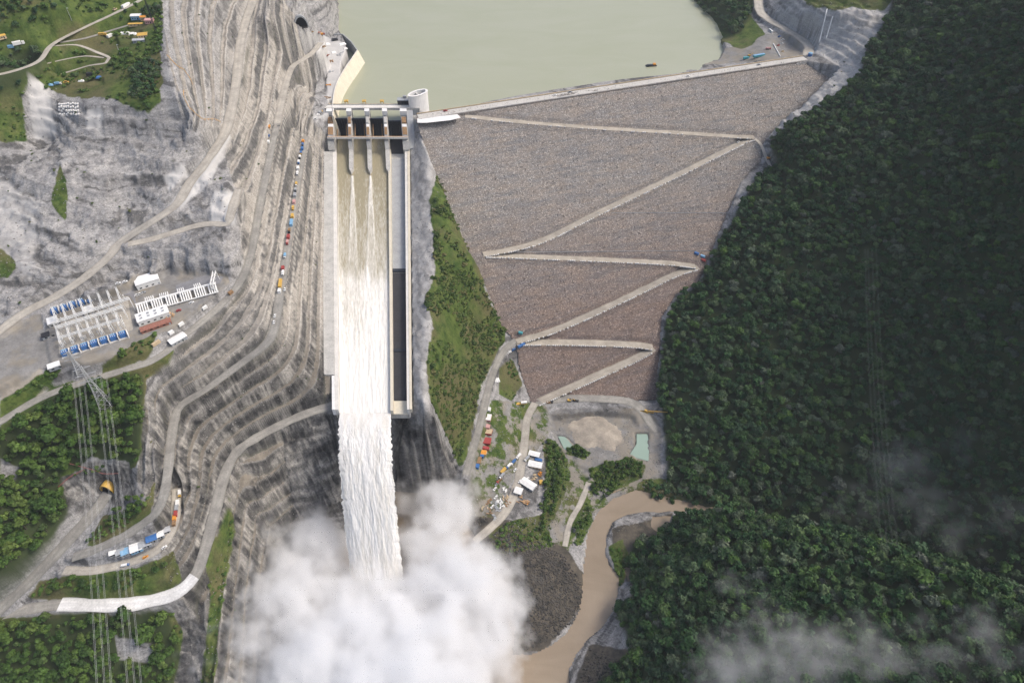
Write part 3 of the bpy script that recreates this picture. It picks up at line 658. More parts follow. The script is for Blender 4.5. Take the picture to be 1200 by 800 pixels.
class MB:
    """collects boxes, prisms, bars; build() links them as one mesh"""
    def __init__(s): s.v = []; s.f = []
    def add(s, vs, fs):
        o = len(s.v); s.v += [tuple(p) for p in vs]; s.f += [tuple(i + o for i in f) for f in fs]; return s
    def box(s, c, d, rz=0.0, taper=1.0):
        cx, cy, cz = c; a, b, h = d[0] / 2, d[1] / 2, d[2]; co, si = math.cos(rz), math.sin(rz); vs = []
        for z, k in ((0, 1.0), (h, taper)):
            for x, y in ((-a, -b), (a, -b), (a, b), (-a, b)): vs.append((cx + (x * co - y * si) * k, cy + (x * si + y * co) * k, cz + z))
        return s.add(vs, [(3, 2, 1, 0), (4, 5, 6, 7), (0, 1, 5, 4), (1, 2, 6, 5), (2, 3, 7, 6), (3, 0, 4, 7)])
    def bar(s, a, b, r=0.2, n=4):
        a = Vector(a); b = Vector(b); d = b - a
        if d.length < 1e-5: return s
        q = d.to_track_quat('Z', 'Y'); vs = []
        for p in (a, b):
            for i in range(n): vs.append(p + q @ Vector((r * math.cos(2 * math.pi * i / n + 0.78), r * math.sin(2 * math.pi * i / n + 0.78), 0)))
        return s.add(vs, [tuple(range(n - 1, -1, -1)), tuple(range(n, 2 * n))] + [(i, (i + 1) % n, n + (i + 1) % n, n + i) for i in range(n)])
    def cyl(s, c, r, h, n=12, r2=None):
        r2 = r if r2 is None else r2; vs = [(c[0] + r * math.cos(2 * math.pi * i / n), c[1] + r * math.sin(2 * math.pi * i / n), c[2]) for i in range(n)] + [(c[0] + r2 * math.cos(2 * math.pi * i / n), c[1] + r2 * math.sin(2 * math.pi * i / n), c[2] + h) for i in range(n)]
        return s.add(vs, [tuple(range(n - 1, -1, -1)), tuple(range(n, 2 * n))] + [(i, (i + 1) % n, n + (i + 1) % n, n + i) for i in range(n)])
    def wheel(s, c, r, w, rz=0.0, n=10):
        ax = Vector((-math.sin(rz), math.cos(rz), 0)) * w / 2; c = Vector(c); u = Vector((math.cos(rz), math.sin(rz), 0)); vs = []
        for k in (-1, 1):
            for i in range(n): a = 2 * math.pi * i / n; vs.append(c + ax * k + u * (r * math.cos(a)) + Vector((0, 0, r * math.sin(a))))
        return s.add(vs, [tuple(range(n)), tuple(range(2 * n - 1, n - 1, -1))] + [(i, n + i, n + (i + 1) % n, (i + 1) % n) for i in range(n)])
    def prism(s, poly, z0, z1):
        """outline (x,y) between two heights; z0, z1 numbers or per-vertex lists"""
        n = len(poly); a = z0 if hasattr(z0, '__len__') else [z0] * n; b = z1 if hasattr(z1, '__len__') else [z1] * n
        ar = sum(poly[i][0] * poly[(i + 1) % n][1] - poly[(i + 1) % n][0] * poly[i][1] for i in range(n))
        if ar < 0: poly = poly[::-1]; a = a[::-1]; b = b[::-1]
        vs = [(p[0], p[1], z) for p, z in zip(poly, a)] + [(p[0], p[1], z) for p, z in zip(poly, b)]
        return s.add(vs, [tuple(range(n - 1, -1, -1)), tuple(range(n, 2 * n))] + [(i, (i + 1) % n, n + (i + 1) % n, n + i) for i in range(n)])
    def wall(s, pts, w, h0, h1):
        """wall along 3d points; h0/h1 below and above each point"""
        n = len(pts); vs = []
        for i, p in enumerate(pts):
            a = Vector(pts[max(i - 1, 0)]); b = Vector(pts[min(i + 1, n - 1)]); d = b - a; d.z = 0; d.normalize(); nn = Vector((-d.y, d.x, 0)) * w / 2; p = Vector(p)
            vs += [p + nn + Vector((0, 0, h0)), p - nn + Vector((0, 0, h0)), p - nn + Vector((0, 0, h1)), p + nn + Vector((0, 0, h1))]
        fs = [(3, 2, 1, 0), tuple(4 * (n - 1) + k for k in range(4))]
        for i in range(n - 1):
            for k in range(4): fs.append((4 * i + k, 4 * i + (k + 1) % 4, 4 * i + 4 + (k + 1) % 4, 4 * i + 4 + k))
        return s.add(vs, fs)
    def build(s, name, mat, parent=None, smooth=False):
        me = bpy.data.meshes.new(name); me.from_pydata(s.v, [], s.f); me.update()
        if smooth: me.polygons.foreach_set('use_smooth', np.ones(len(me.polygons), bool))
        me.materials.append(MAT[mat] if isinstance(mat, str) else mat)
        o = bpy.data.objects.new(name, me); return link(o, parent)
def tag(o, label, cat, group=None):
    o['label'] = label; o['category'] = cat
    if group: o['group'] = group
    return o
def thing(name, label, cat, loc=(0, 0, 0), rz=0.0, group=None):
    o = bpy.data.objects.new(name, None); C.objects.link(o); o.location = loc; o.rotation_euler = (0, 0, rz); o.empty_display_size = 1
    return tag(o, label, cat, group)
def struct(o): o['kind'] = 'structure'; return o
def stuff(o, label=None, cat=None):
    o['kind'] = 'stuff'
    if label: o['label'] = label
    if cat: o['category'] = cat
    return o
def grid_faces(nu, nv):
    i = np.arange(nu - 1)[:, None] * nv + np.arange(nv - 1)[None, :]
    return np.stack([i, i + nv, i + nv + 1, i + 1], -1).reshape(-1, 4)

# ------------------------------------------------------------------ ground sheet with its covers
def soft(polys, n=2, warp=1.0):
    m = np.zeros(X.shape, bool)
    for p in polys: m |= inpoly(p, U + WU * warp, V + WV * warp)
    return blur(m, n)
GREENSLOPE = [(512,205),(522,225),(548,292),(560,312),(575,355),(592,388),(590,402),(578,425),(565,450),(556,490),(548,535),(538,548),(520,505),(505,470),(500,420),(508,385),(498,350),(510,320),(508,270),(503,235)]
GRASS = [GREENSLOPE, [(0,-40),(190,-40),(190,60),(188,85),(190,120),(175,132),(120,115),(60,108),(30,85),(30,165),(-60,170),(-60,-40)],
  [(0,500),(60,455),(150,432),(185,420),(205,408),(200,425),(170,445),(165,530),(160,548),(60,560),(0,540)], [(0,470),(45,440),(75,432),(60,450),(0,492)],
  [(120,425),(160,402),(185,390),(175,420),(120,438)], [(148,600),(170,590),(185,560),(175,610),(150,625),(120,640),(100,640),(120,605)],
  [(30,700),(45,680),(100,672),(160,665),(205,645),(212,680),(200,692),(150,704),(70,704)], [(-60,725),(200,716),(215,740),(205,800),(200,860),(-60,860)],
  [(238,650),(248,700),(235,800),(250,800),(262,700),(275,620),(268,580),(258,620)],
  [(636,520),(650,515),(665,540),(668,560),(650,610),(628,625),(640,580),(640,545)], [(690,548),(740,535),(756,545),(752,560),(720,575),(700,572)], [(660,530),(676,520),(692,530),(685,540)],
  [(690,590),(695,610),(680,640),(672,636)],[(752,562),(790,560),(800,590),(760,588)],[(712,640),(730,630),(738,660),(728,690),(718,660)],[(570,620),(640,600),(650,640),(580,650)],
  [(585,430),(600,420),(612,450),(600,470),(585,460)],[(800,-40),(885,-40),(880,20),(898,40),(870,58),(835,45),(815,10)], [(925,-30),(945,5),(975,12),(1000,8),(1035,15),(1060,-30)],[(70,190),(80,230),(78,260),(60,240)],[(0,290),(20,310),(10,325),(-30,320)]]
FORESTS = {
 'right': [(1055,-60),(1040,22),(1015,60),(1008,88),(965,122),(930,140),(902,165),(908,195),(884,210),(866,245),(842,285),(832,310),(818,335),(795,348),(782,372),(775,410),(770,455),(778,500),(782,560),(800,590),(850,600),(900,610),(1000,640),(1100,670),(1280,720),(1330,640),(1330,-60)],
 'spur':  [(790,604),(850,600),(900,608),(1000,632),(1100,660),(1280,715),(1330,870),(690,870),(705,795),(740,760),(722,715),(745,690),(728,660),(742,640),(775,625)],
 'slope': [(0,502),(60,462),(110,446),(150,440),(166,438),(168,470),(164,530),(150,548),(110,545),(70,555),(80,600),(58,640),(25,680),(0,700),(-70,740),(-70,540)],
 'valley':[(-70,745),(0,730),(60,724),(150,717),(192,714),(202,735),(212,765),(205,800),(210,870),(-70,870)],
 'plateau':[(0,70),(30,58),(55,62),(50,85),(30,92),(25,105),(0,110),(-50,115),(-50,80)],
 'abutment':[(802,-60),(884,-60),(882,15),(868,40),(850,40),(830,22),(812,2)],
}
HOLES = [[(78,562),(105,535),(152,540),(155,590),(118,592),(84,600)],[(0,538),(22,548),(20,562),(0,560)],[(135,745),(185,755),(180,778),(140,775)]]
sl = np.hypot(*np.gradient(Z, GY, GX))
cov = np.zeros(X.shape + (4,), np.float32); cov2 = np.zeros(X.shape + (4,), np.float32)
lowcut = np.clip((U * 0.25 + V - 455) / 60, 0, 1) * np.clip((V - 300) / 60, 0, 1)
cov[..., 0] = np.maximum(soft(GRASS[:1] + GRASS[2:]), soft(GRASS[1:2], 2, 2.6))
bermm = cutm * (1 - face) * (V < 900)
flat = np.clip(1.25 - sl * 1.5, 0, 1)
cov[..., 1] = np.clip(np.maximum(blur(bermm, 1) * (0.95 - 0.20 * lowcut) * np.clip(flat + 0.4, 0, 1), soft([PLAT], 1) * 0.4) + soft([[(0,440),(50,430),(60,455),(0,490)],[(50,85),(112,86),(115,98),(60,102)]], 2) * 0.8, 0, 1)
cov[..., 2] = np.clip(cutm * lowcut * 0.95 + soft([CLIFF, BLUFF, NOOK, [(60,540),(155,540),(160,600),(130,590),(110,575),(75,600)]]) + 0.5 * soft([[(262,320),(200,312),(150,325),(150,335),(200,320),(262,330)]], 1), 0, 1)  # NOOK left of the jet: its shade is painted in as dark rock
cov[..., 3] = np.clip(cutm * np.clip((U - 225 + (V - 150) * 0.15) / 60, 0, 1), 0, 1) * (1 - 0.25 * lowcut)
cov2[..., 0] = soft([YARD, LEFTFLAT, [(605,470),(640,475),(648,500),(636,520),(600,560),(575,640),(540,640),(550,540),(575,470)],[(900,40),(946,40),(946,70),(880,72),(780,80)],[(645,485),(760,478),(775,500),(775,600),(690,600),(640,690),(625,640),(665,560),(650,520)]], 2)
cov2[..., 1] = soft([[(535,600),(600,610),(660,640),(690,680),(690,700),(640,760),(590,770),(540,700)],[(690,755),(740,760),(690,870),(650,870)],[(715,620),(790,600),(745,660),(725,690)]], 2) + 0.45 * soft([[(650,478),(735,474),(745,486),(690,494),(655,497),(640,485)]], 3, 2.0)
cov2[..., 3] = soft([[(575,430),(600,415),(640,480),(650,520),(690,560),(690,640),(650,660),(560,640),(545,600),(560,520)],[(655,560),(700,560),(780,560),(790,590),(690,620)]], 3)
pale = np.clip(soft([PLAT, [(200,240),(240,190),(262,150),(270,160),(250,210),(214,244)], [(190,208),(215,190),(220,205),(200,225)], [(32,90),(56,90),(66,160),(40,165)], [(103,130),(120,128),(118,150),(102,150)], [(250,225),(275,225),(275,262),(245,262)]], 2) * 0.85 + 0.45 * soft([[(-40,200),(10,215),(45,240),(38,330),(0,300),(-40,290)],[(-20,115),(15,120),(14,165),(-20,165)]], 3, 2.0) + 0.35 * soft([RABUT], 2) + 0.35 * soft([RBAND], 1), 0, 1).astype(np.float32)
fm = soft(list(FORESTS.values()), 2) * (1 - soft(HOLES, 1)); cov2[..., 2] = fm
cov[..., 0] *= 1 - soft(HOLES, 1); 
VX = np.stack([X, Y, Z], -1).reshape(-1, 3)
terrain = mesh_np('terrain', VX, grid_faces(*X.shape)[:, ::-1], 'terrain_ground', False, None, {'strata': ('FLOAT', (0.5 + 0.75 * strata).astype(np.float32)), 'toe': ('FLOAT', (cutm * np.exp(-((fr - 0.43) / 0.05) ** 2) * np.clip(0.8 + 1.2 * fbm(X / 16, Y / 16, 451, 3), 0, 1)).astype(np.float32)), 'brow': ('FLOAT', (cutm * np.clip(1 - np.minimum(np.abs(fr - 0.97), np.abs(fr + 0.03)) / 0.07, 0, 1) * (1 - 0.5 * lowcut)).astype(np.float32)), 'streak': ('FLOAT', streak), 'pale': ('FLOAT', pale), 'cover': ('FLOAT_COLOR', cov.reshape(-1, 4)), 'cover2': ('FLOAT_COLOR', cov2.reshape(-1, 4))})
struct(terrain)

# water sheets
def sheet(name, poly, z, mat, thick=None):
    w = [P(u, v, z) for u, v in poly]; m = MB(); m.add(w, [tuple(range(len(w)))[::-1]]); o = m.build(name, mat); return struct(o)
n = 60; rx = np.linspace(-330, 620, 190); ry = np.linspace(40, 470, 90); RX, RY = np.meshgrid(rx, ry)
RZ = 0.15 * fbm(RX / 10, RY / 10, 71, 4) + 0.0
rk = (RX < 40) & (RX > -500)
o = mesh_np('river_water', np.stack([RX, RY, RZ], -1).reshape(-1, 3), grid_faces(*RX.shape)[:, ::-1], 'river_water', True); struct(o)
# ------------------------------------------------------------------ roads as ribbons on the ground
def ribbon(c, w, dz=0.0, ncross=9):
    d = np.gradient(c[:, :2], axis=0); d /= np.maximum(np.linalg.norm(d, axis=1, keepdims=True), 1e-6); nrm = np.stack([-d[:, 1], d[:, 0]], 1)
    k = np.linspace(-0.5, 0.5, ncross); wob = 1 + 0.22 * np.array([fbm(np.array([i / 1.7]), np.array([c[0, 0]]), 81, 2)[0] for i in range(len(c))])
    v = np.zeros((len(c), ncross, 3)); v[..., :2] = c[:, None, :2] + nrm[:, None, :] * (k[None, :, None] * w * wob[:, None, None]); v[..., 2] = c[:, None, 2] + dz + 0.15 * (1 - (2 * k) ** 2)[None, :]
    return v.reshape(-1, 3), grid_faces(len(c), ncross)[:, ::-1], {'across': ('FLOAT', np.tile(k, len(c)).astype(np.float32))}
LIFT = {'low': 0, 'mid': 0.004}
for i, (k, (c, w, m)) in enumerate(RW.items()):
    if k.startswith('z') and k[1:].isdigit(): continue
    v, f, ra = ribbon(c, w, 0.02 + 0.006 * i)
    o = mesh_np('road' if m == 'gravel_road' else 'dirt_track', v, f, m, True, None, ra); struct(o)
# white slabs: the coated stretch of the low road
c = RW['low'][0]; uv = np.array([proj(*p) for p in c]); sel = c[(uv[:, 0] > 67) & (uv[:, 0] < 232) & (uv[:, 1] > 672)]
v, f, ra = ribbon(sel, 11.5, 0.35); struct(mesh_np('road_slab', v, f, 'white_slab', True, None, ra))

# ------------------------------------------------------------------ the rockfill dam
dam = thing('rockfill_dam', 'huge grey brown rockfill dam face with zigzag ramp roads below the reservoir', 'dam', (CL[0], CL[1], 0))
def local(v, o): return np.asarray(v) - np.array(o.location)
def par(o, parent):
    """keep world shape while parenting to an empty"""
    me = o.data; co = np.empty(len(me.vertices) * 3, np.float32); me.vertices.foreach_get('co', co); co = co.reshape(-1, 3) - np.array(parent.location, np.float32)
    me.vertices.foreach_set('co', co.ravel()); me.update(); o.parent = parent; return o
dm = damm.copy(); dm &= (sd_ > -2)
jj, ii = np.nonzero(dm[:-1, :-1] & dm[1:, 1:] & dm[1:, :-1] & dm[:-1, 1:])
nx = len(GX); f = np.stack([jj * nx + ii, jj * nx + ii + 1, (jj + 1) * nx + ii + 1, (jj + 1) * nx + ii], -1)
used = np.unique(f); rm = np.full(X.size, -1); rm[used] = np.arange(len(used)); vz = np.stack([X, Y, ZD], -1).reshape(-1, 3)[used]
low = np.clip((150 - vz[:, 2]) / 90, 0, 1)
o = mesh_np('downstream_face', vz, rm[f], 'dam_rockfill', False, None, {'low': ('FLOAT', low)}); par(o, dam)
bl = MB(); RN = random.Random(5)
for k in RAMPS:
    c, w, m = RW[k]; v, f, ra = ribbon(c, w, 0.02 + 0.006 * int(k[1])); par(mesh_np('ramp_road', v, f, 'ramp_road', True, None, ra), dam)
    d = np.gradient(c[:, :2], axis=0); d /= np.linalg.norm(d, axis=1, keepdims=True)
    side = np.stack([-d[:, 1], d[:, 0]], 1); sgn = np.sign((side * _cn).sum(1))[:, None]; e = c[:, :2] + side * sgn * (w / 2 + 0.4)
    skip = (k == 'z1')
    for i in range(1, len(c) - 1):
        for q_ in (0.0, 0.5):
            if RN.random() < (0.75 if skip else 0.2): continue
            p = e[i] * (1 - q_) + e[i + 1] * q_; g = RN.uniform(0.8, 1.4)
            bl.box((p[0], p[1], c[i, 2] - 0.2), (g * 1.6, g, g), math.atan2(d[i, 1], d[i, 0]) + RN.uniform(-.2, .2), 0.85)
o = bl.build('guard_stones', 'white_concrete'); par(o, dam); o['kind'] = 'stuff'
# loose boulders on the face
ROCK = np.array([(-1, -.8, -.5), (1, -.7, -.6), (.9, .9, -.5), (-.8, 1, -.6), (-.7, -.6, .6), (.8, -.7, .5), (.6, .7, .7), (-.7, .6, .5)]) * 0.55
RF = np.array([(3, 2, 1, 0), (4, 5, 6, 7), (0, 1, 5, 4), (1, 2, 6, 5), (2, 3, 7, 6), (3, 0, 4, 7)])
def rocks(name, pts, smin, smax, mat, seed):
    g = np.random.default_rng(seed); n = len(pts); a = g.uniform(0, 6.28, n); s = smin + (smax - smin) * g.random(n) ** 3
    b = ROCK[None] * (1 + g.uniform(-.3, .3, (n, 8, 3))) * s[:, None, None] * g.uniform(.6, 1.2, (n, 1, 3))
    co, si = np.cos(a)[:, None], np.sin(a)[:, None]; x = b[..., 0] * co - b[..., 1] * si; y = b[..., 0] * si + b[..., 1] * co
    v = np.stack([x, y, b[..., 2]], -1) + np.asarray(pts)[:, None, :]
    return mesh_np(name, v.reshape(-1, 3), (np.arange(n)[:, None, None] * 8 + RF[None]).reshape(-1, 4), mat)
k = RNG.integers(0, len(vz), 24000); pp = vz[k] + np.c_[RNG.uniform(-.8, .8, (24000, 2)), np.full(24000, 0.15)]
near = np.zeros(len(pp), bool)
for nm in list(RAMPS) + ['toe', 'left_base', 'camp_main', 'groin']:
    c, w, m = RW[nm]
    for i in range(0, len(pp), 5000): near[i:i + 5000] |= (np.hypot(pp[i:i + 5000, None, 0] - c[None, :, 0], pp[i:i + 5000, None, 1] - c[None, :, 1]).min(1) < w / 2 + 2.2)
rb = rocks('riprap', pp[~near], 0.4, 1.3, 'dam_rockfill', 3); par(rb, dam); rb['kind'] = 'stuff'
at = rb.data.attributes.new('low', 'FLOAT', 'POINT'); co = np.empty(len(rb.data.vertices) * 3, np.float32); rb.data.vertices.foreach_get('co', co); at.data.foreach_set('value', np.clip((150 - co[2::3]) / 90, 0, 1).astype(np.float32))
# crest road with kerbs
def crest_pt(t, off, z): return (CL[0] + _cd[0] * t + _cn[0] * off, CL[1] + _cd[1] * t + _cn[1] * off, z)
cv = np.array([crest_pt(t, 0, 220) for t in np.linspace(2, _cl - 2, 90)])
def crest_strip(name, o0, o1, z0, z1, mat):
    m = MB(); pts = [crest_pt(t, (o0 + o1) / 2, 0) for t in np.linspace(2, _cl - 2, 60)]; m.wall(pts, o1 - o0, z0, z1); return par(m.build(name, mat), dam)
crest_strip('crest_body', -9, 8.6, 208, 219.9, 'dam_rockfill'); crest_strip('crest_road', -5.5, 6.2, 219.5, 220.2, 'dam_crest')
crest_strip('upstream_parapet', -7.2, -6.4, 219.5, 221.4, 'tan_sheet'); crest_strip('downstream_kerb', 6.9, 7.5, 219.5, 220.8, 'pale_concrete'); crest_strip('roadside_strip', -6.3, -5.6, 219.6, 220.25, 'asphalt')
m = MB()
for t in np.arange(20, _cl - 20, 26): p = crest_pt(t, 8.0, 219.8); m.bar(p, (p[0], p[1], 226), 0.12); m.box((p[0], p[1], 226), (0.4, 2.2, 0.2), math.atan2(_cd[1], _cd[0]))
par(m.build('lamp_posts', 'galvanised_steel'), dam)['kind'] = 'stuff'
for a, b in (((595,292),(0,0)),): pass
for (u0, v0, u1, v1) in ((700,250,866,250),(600,296,832,294)):
    a = PD(u0, v0); b = PD(u1, v1); m = MB(); q_ = [tuple(np.array(a) * (1 - t) + np.array(b) * t) for t in np.linspace(0, 1, 20)]
    q_ = [PD(u0 + (u1 - u0) * t, v0 + (v1 - v0) * t) for t in np.linspace(0, 1, 20)]
    for p0, p1 in zip(q_[:-1], q_[1:]): m.bar((p0[0], p0[1], p0[2] + .7), (p1[0], p1[1], p1[2] + .7), 0.28)
    par(m.build('drain_pipe', 'grey_sheet'), dam)

# ------------------------------------------------------------------ spillway
spw = thing('spillway', 'long pale concrete spillway chute with four gate bays left of the dam', 'spillway', tuple(CTL))
def spart(mb, name, mat, parent=None, smooth=False): return par(mb.build(name, mat, None, smooth), spw)
SS = np.linspace(0, 1, 30)
T0, T1, T2, T3 = 0.03, 0.735, 0.775, 0.965
def slab(t0, t1, s0, s1, h0, h1, n=16, name='slab', mat='concrete'):
    m = MB(); ss_ = np.linspace(s0, s1, n); vs = []
    for s in ss_: vs += [chute(s, t0, h0), chute(s, t1, h0), chute(s, t1, h1), chute(s, t0, h1)]
    fs = [(0, 1, 2, 3), tuple(4 * (n - 1) + k for k in (3, 2, 1, 0))]
    for i in range(n - 1):
        for k in range(4): fs.append((4 * i + (k + 1) % 4, 4 * i + k, 4 * i + 4 + k, 4 * i + 4 + (k + 1) % 4))
    m.add(vs, fs); return spart(m, name, mat)
slab(-0.005, T3 + 0.02, 0.002, 1.0, -5, 0, name='chute_floor')
slab(T2, T3, 0.03, 0.525, 0.05, 0.5, name='dry_bay_floor', mat='grey_concrete')
slab(T2, T3, 0.535, 0.962, 0.05, 0.12, name='dry_bay_floor', mat='wet_concrete'); slab(T2, T3, 0.522, 0.534, 0.05, 1.4, 2, 'aerator_sill', 'dark_steel'); slab(T2, T3, 0.803, 0.812, 0.05, 1.2, 2, 'aerator_sill', 'dark_steel')
slab(T2, T3, 0.963, 1.0, 0.05, 1.5, 3, 'lip_sill', 'beige_concrete')
slab(-0.02, T0 - 0.003, 0.0, 1.0, -4, 8.0, name='side_wall', mat='pale_concrete'); slab(T3 + 0.002, 1.0, 0.0, 1.0, -4, 8.5, name='side_wall', mat='pale_concrete'); slab(T1 + 0.002, T2 - 0.002, 0.0, 1.0, -1, 6.5, name='divider_wall', mat='beige_concrete')
slab(-0.16, -0.022, 0.02, 0.90, 4, 8.6, name='service_walkway', mat='concrete'); slab(-0.165, -0.152, 0.02, 0.9, 8.6, 9.6, name='walkway_kerb', mat='concrete')
slab(-0.06, -0.022, 0.902, 1.0, 0, 8.3, 5, 'lip_wall', 'white_concrete')
slab(1.002, 1.035, 0.0, 1.0, 4, 8.9, name='wall_footing', mat='beige_concrete')
# gate block: local frame upstream of the chute head
AX = np.array([CTL[0] - CBL[0] + CTR[0] - CBR[0], 2 * (CTL[1] - CBL[1]), 0]); AX /= np.linalg.norm(AX); CX_ = np.array(CTR) - np.array(CTL); CWID = np.linalg.norm(CX_); CX_ /= CWID
def gp(t, a, z): p = CTL + CX_ * (t * CWID) + AX * a; return (p[0], p[1], z)
_a = gp(-0.5, 44, 202); _b = gp(1.06, 44, 202)
res = MB(); res.add([_a, _b, (-123, 850, 202), (470, 1040, 202), (520, 1100, 202), (900, 1500, 202), (900, 2400, 202), (-700, 2400, 202), (-330, 1100, 202)], [tuple(range(9))])
struct(res.build('reservoir_water', 'reservoir_water'))
BAYS = [(0.02, 0.205), (0.265, 0.455), (0.515, 0.70), (0.76, 0.945)]
PIERS = [(-0.07, 0.018), (0.207, 0.263), (0.457, 0.513), (0.702, 0.758), (0.947, 1.03)]
A0, A1, A2 = 0.0, 36.0, 52.0        # crossing beam, hoist end, bridge
def hexa(m, t0, t1, prof):
    """profile (a, z) extruded between two cross positions"""
    n = len(prof); vs = [gp(t0, a, z) for a, z in prof] + [gp(t1, a, z) for a, z in prof]
    return m.add(vs, [tuple(range(n)), tuple(range(2 * n - 1, n - 1, -1))] + [((i + 1) % n, i, n + i, n + (i + 1) % n) for i in range(n)])
for i, (a, b) in enumerate(PIERS):
    nose = -40 if 0 < i < 4 else -6
    m = MB(); hexa(m, a, b, [(nose, 172), (66, 172), (66, 219), (44, 219), (40, 214), (6, 203), (-2, 201), (-8, 192), (nose, 184)])
    if 0 < i < 4: m.add([gp(a, nose, 174), gp(b, nose, 174), gp((a + b) / 2, nose - 7, 172), gp(a, nose, 184), gp(b, nose, 184), gp((a + b) / 2, nose - 7, 182)], [(3, 4, 5), (0, 1, 4, 3), (1, 2, 5, 4), (2, 0, 3, 5)])
    pr = spart(m, 'pier', 'concrete')
    for (q0, q1, mt, nm, hh_) in ((7, 20, 'rusty_steel', 'trunnion_cover', 2.2), (27, 37, 'rusty_steel', 'hoist_cover', 2.2), (21, 26, 'white_concrete', 'pier_pad', 1.2), (0, 6, 'grey_concrete', 'beam_seat', 2.5)):
        if i in (1, 2, 3) and nm == 'hoist_cover' and i != 1: mt = 'concrete'
        z0 = 203 + (q0 - 6) * 11 / 34; z1 = 203 + (q1 - 6) * 11 / 34
        m = MB(); ti = 0.01; hexa(m, a + ti, b - ti, [(q0, z0 - 1), (q1, z1 - 1), (q1, z1 + hh_), (q0, z0 + hh_)]); c_ = spart(m, nm, mt); c_.parent = pr
    m = MB(); hexa(m, a - 0.006, b + 0.006, [(40, 216), (48.5, 219), (48.5, 221.5), (40, 221.5)]); c_ = spart(m, 'pier_cap', 'white_concrete'); c_.parent = pr
for i, (a, b) in enumerate(BAYS):
    m = MB(); prof = []
    zc = 0 if i == 3 else 9
    for k in range(11):
        th = R(-34 + 74 * k / 10); prof.append((10 + 31 * math.cos(th), 192 + zc * 0.35 + 29 * math.sin(th)))
    prof += [(x + 1.2, z + 0.5) for x, z in prof[::-1]]
    hexa(m, a + 0.002, b - 0.002, prof); g = spart(m, 'radial_gate', 'gate_navy')
    for tt_ in np.linspace(a + 0.02, b - 0.02, 5):
        m = MB(); hexa(m, tt_ - 0.003, tt_ + 0.003, [(x - 0.9, z) for x, z in prof[:11]] + [(x - 0.05, z) for x, z in prof[10::-1]]); r_ = spart(m, 'gate_rib', 'gate_navy'); r_.parent = g
    for tt_ in (a + 0.03, b - 0.03):
        for k in (2, 7): m = MB(); m.bar(gp(tt_, 13, 196), gp(tt_, prof[k][0] - 1, prof[k][1]), 0.7); r_ = spart(m, 'gate_arm', 'rusty_steel' if i < 3 else 'dark_steel'); r_.parent = g
    m = MB(); hexa(m, a + 0.001, b - 0.001, [(-1, 173), (66, 173), (66, 180), (44, 184), (36, 184), (12, 182.2), (-1, 181.9)]); spart(m, 'ogee_sill', 'wet_concrete')
m = MB(); hexa(m, -0.065, 1.025, [(-1.5, 203.6), (2.2, 203.6), (2.2, 206.0), (-1.5, 206.0)]); spart(m, 'crossing_beam', 'rusty_steel')
m = MB(); hexa(m, -0.065, 1.025, [(-2.6, 204.2), (-1.6, 204.2), (-1.6, 206.8), (-2.6, 206.8)]); spart(m, 'beam_walkway', 'pale_concrete')
m = MB(); hexa(m, -0.16, 1.22, [(49, 218.5), (60, 218.5), (60, 220.6), (49, 220.6)]); spart(m, 'bridge_deck', 'pale_concrete')
m = MB(); hexa(m, -0.10, 1.22, [(48.4, 219), (48.9, 219), (48.9, 222), (48.4, 222)]); hexa(m, -0.10, 1.22, [(60.1, 219), (60.6, 219), (60.6, 222), (60.1, 222)]); spart(m, 'bridge_parapet', 'concrete')
m = MB(); hexa(m, -0.08, 0.95, [(62, 219), (63.2, 219), (63.2, 221), (62, 221)]); spart(m, 'yellow_handrail', 'yellow_paint')
for t_ in (0.20, 0.45, 0.70):
    m = MB()
    for e in (-0.02, 0.02): m.bar(gp(t_ + e, 61.5, 219), gp(t_ + e, 61.5, 224), 0.35); m.bar(gp(t_ + e, 65, 219), gp(t_ + e, 65, 224), 0.35)
    p = gp(t_, 63.2, 224); m.box(p, (5, 4, 1.6)); spart(m, 'hoist_frame', 'yellow_paint')
# approach slab blocks right and left of the gates
m = MB(); hexa(m, 1.032, 1.12, [(-4, 172), (48, 172), (48, 219.5), (30, 214), (8, 196), (-4, 192)]); spart(m, 'end_block', 'grey_concrete')
m = MB(); hexa(m, 1.122, 1.20, [(-24, 172), (40, 172), (40, 216), (26, 206), (10, 196), (-24, 190)]); spart(m, 'end_block', 'concrete')
m = MB(); hexa(m, -0.30, -0.165, [(33, 202), (47, 202), (47, 220), (33, 220)]); spart(m, 'abutment_house', 'white_concrete')
m = MB(); hexa(m, -0.31, -0.08, [(27, 200), (32.8, 200), (32.8, 214), (27, 210)]); spart(m, 'abutment_wall', 'concrete')
m = MB(); hexa(m, -0.60, -0.16, [(47.2, 217.6), (64, 217.6), (64, 219.6), (47.2, 219.6)]); spart(m, 'platform_slab', 'pale_concrete')

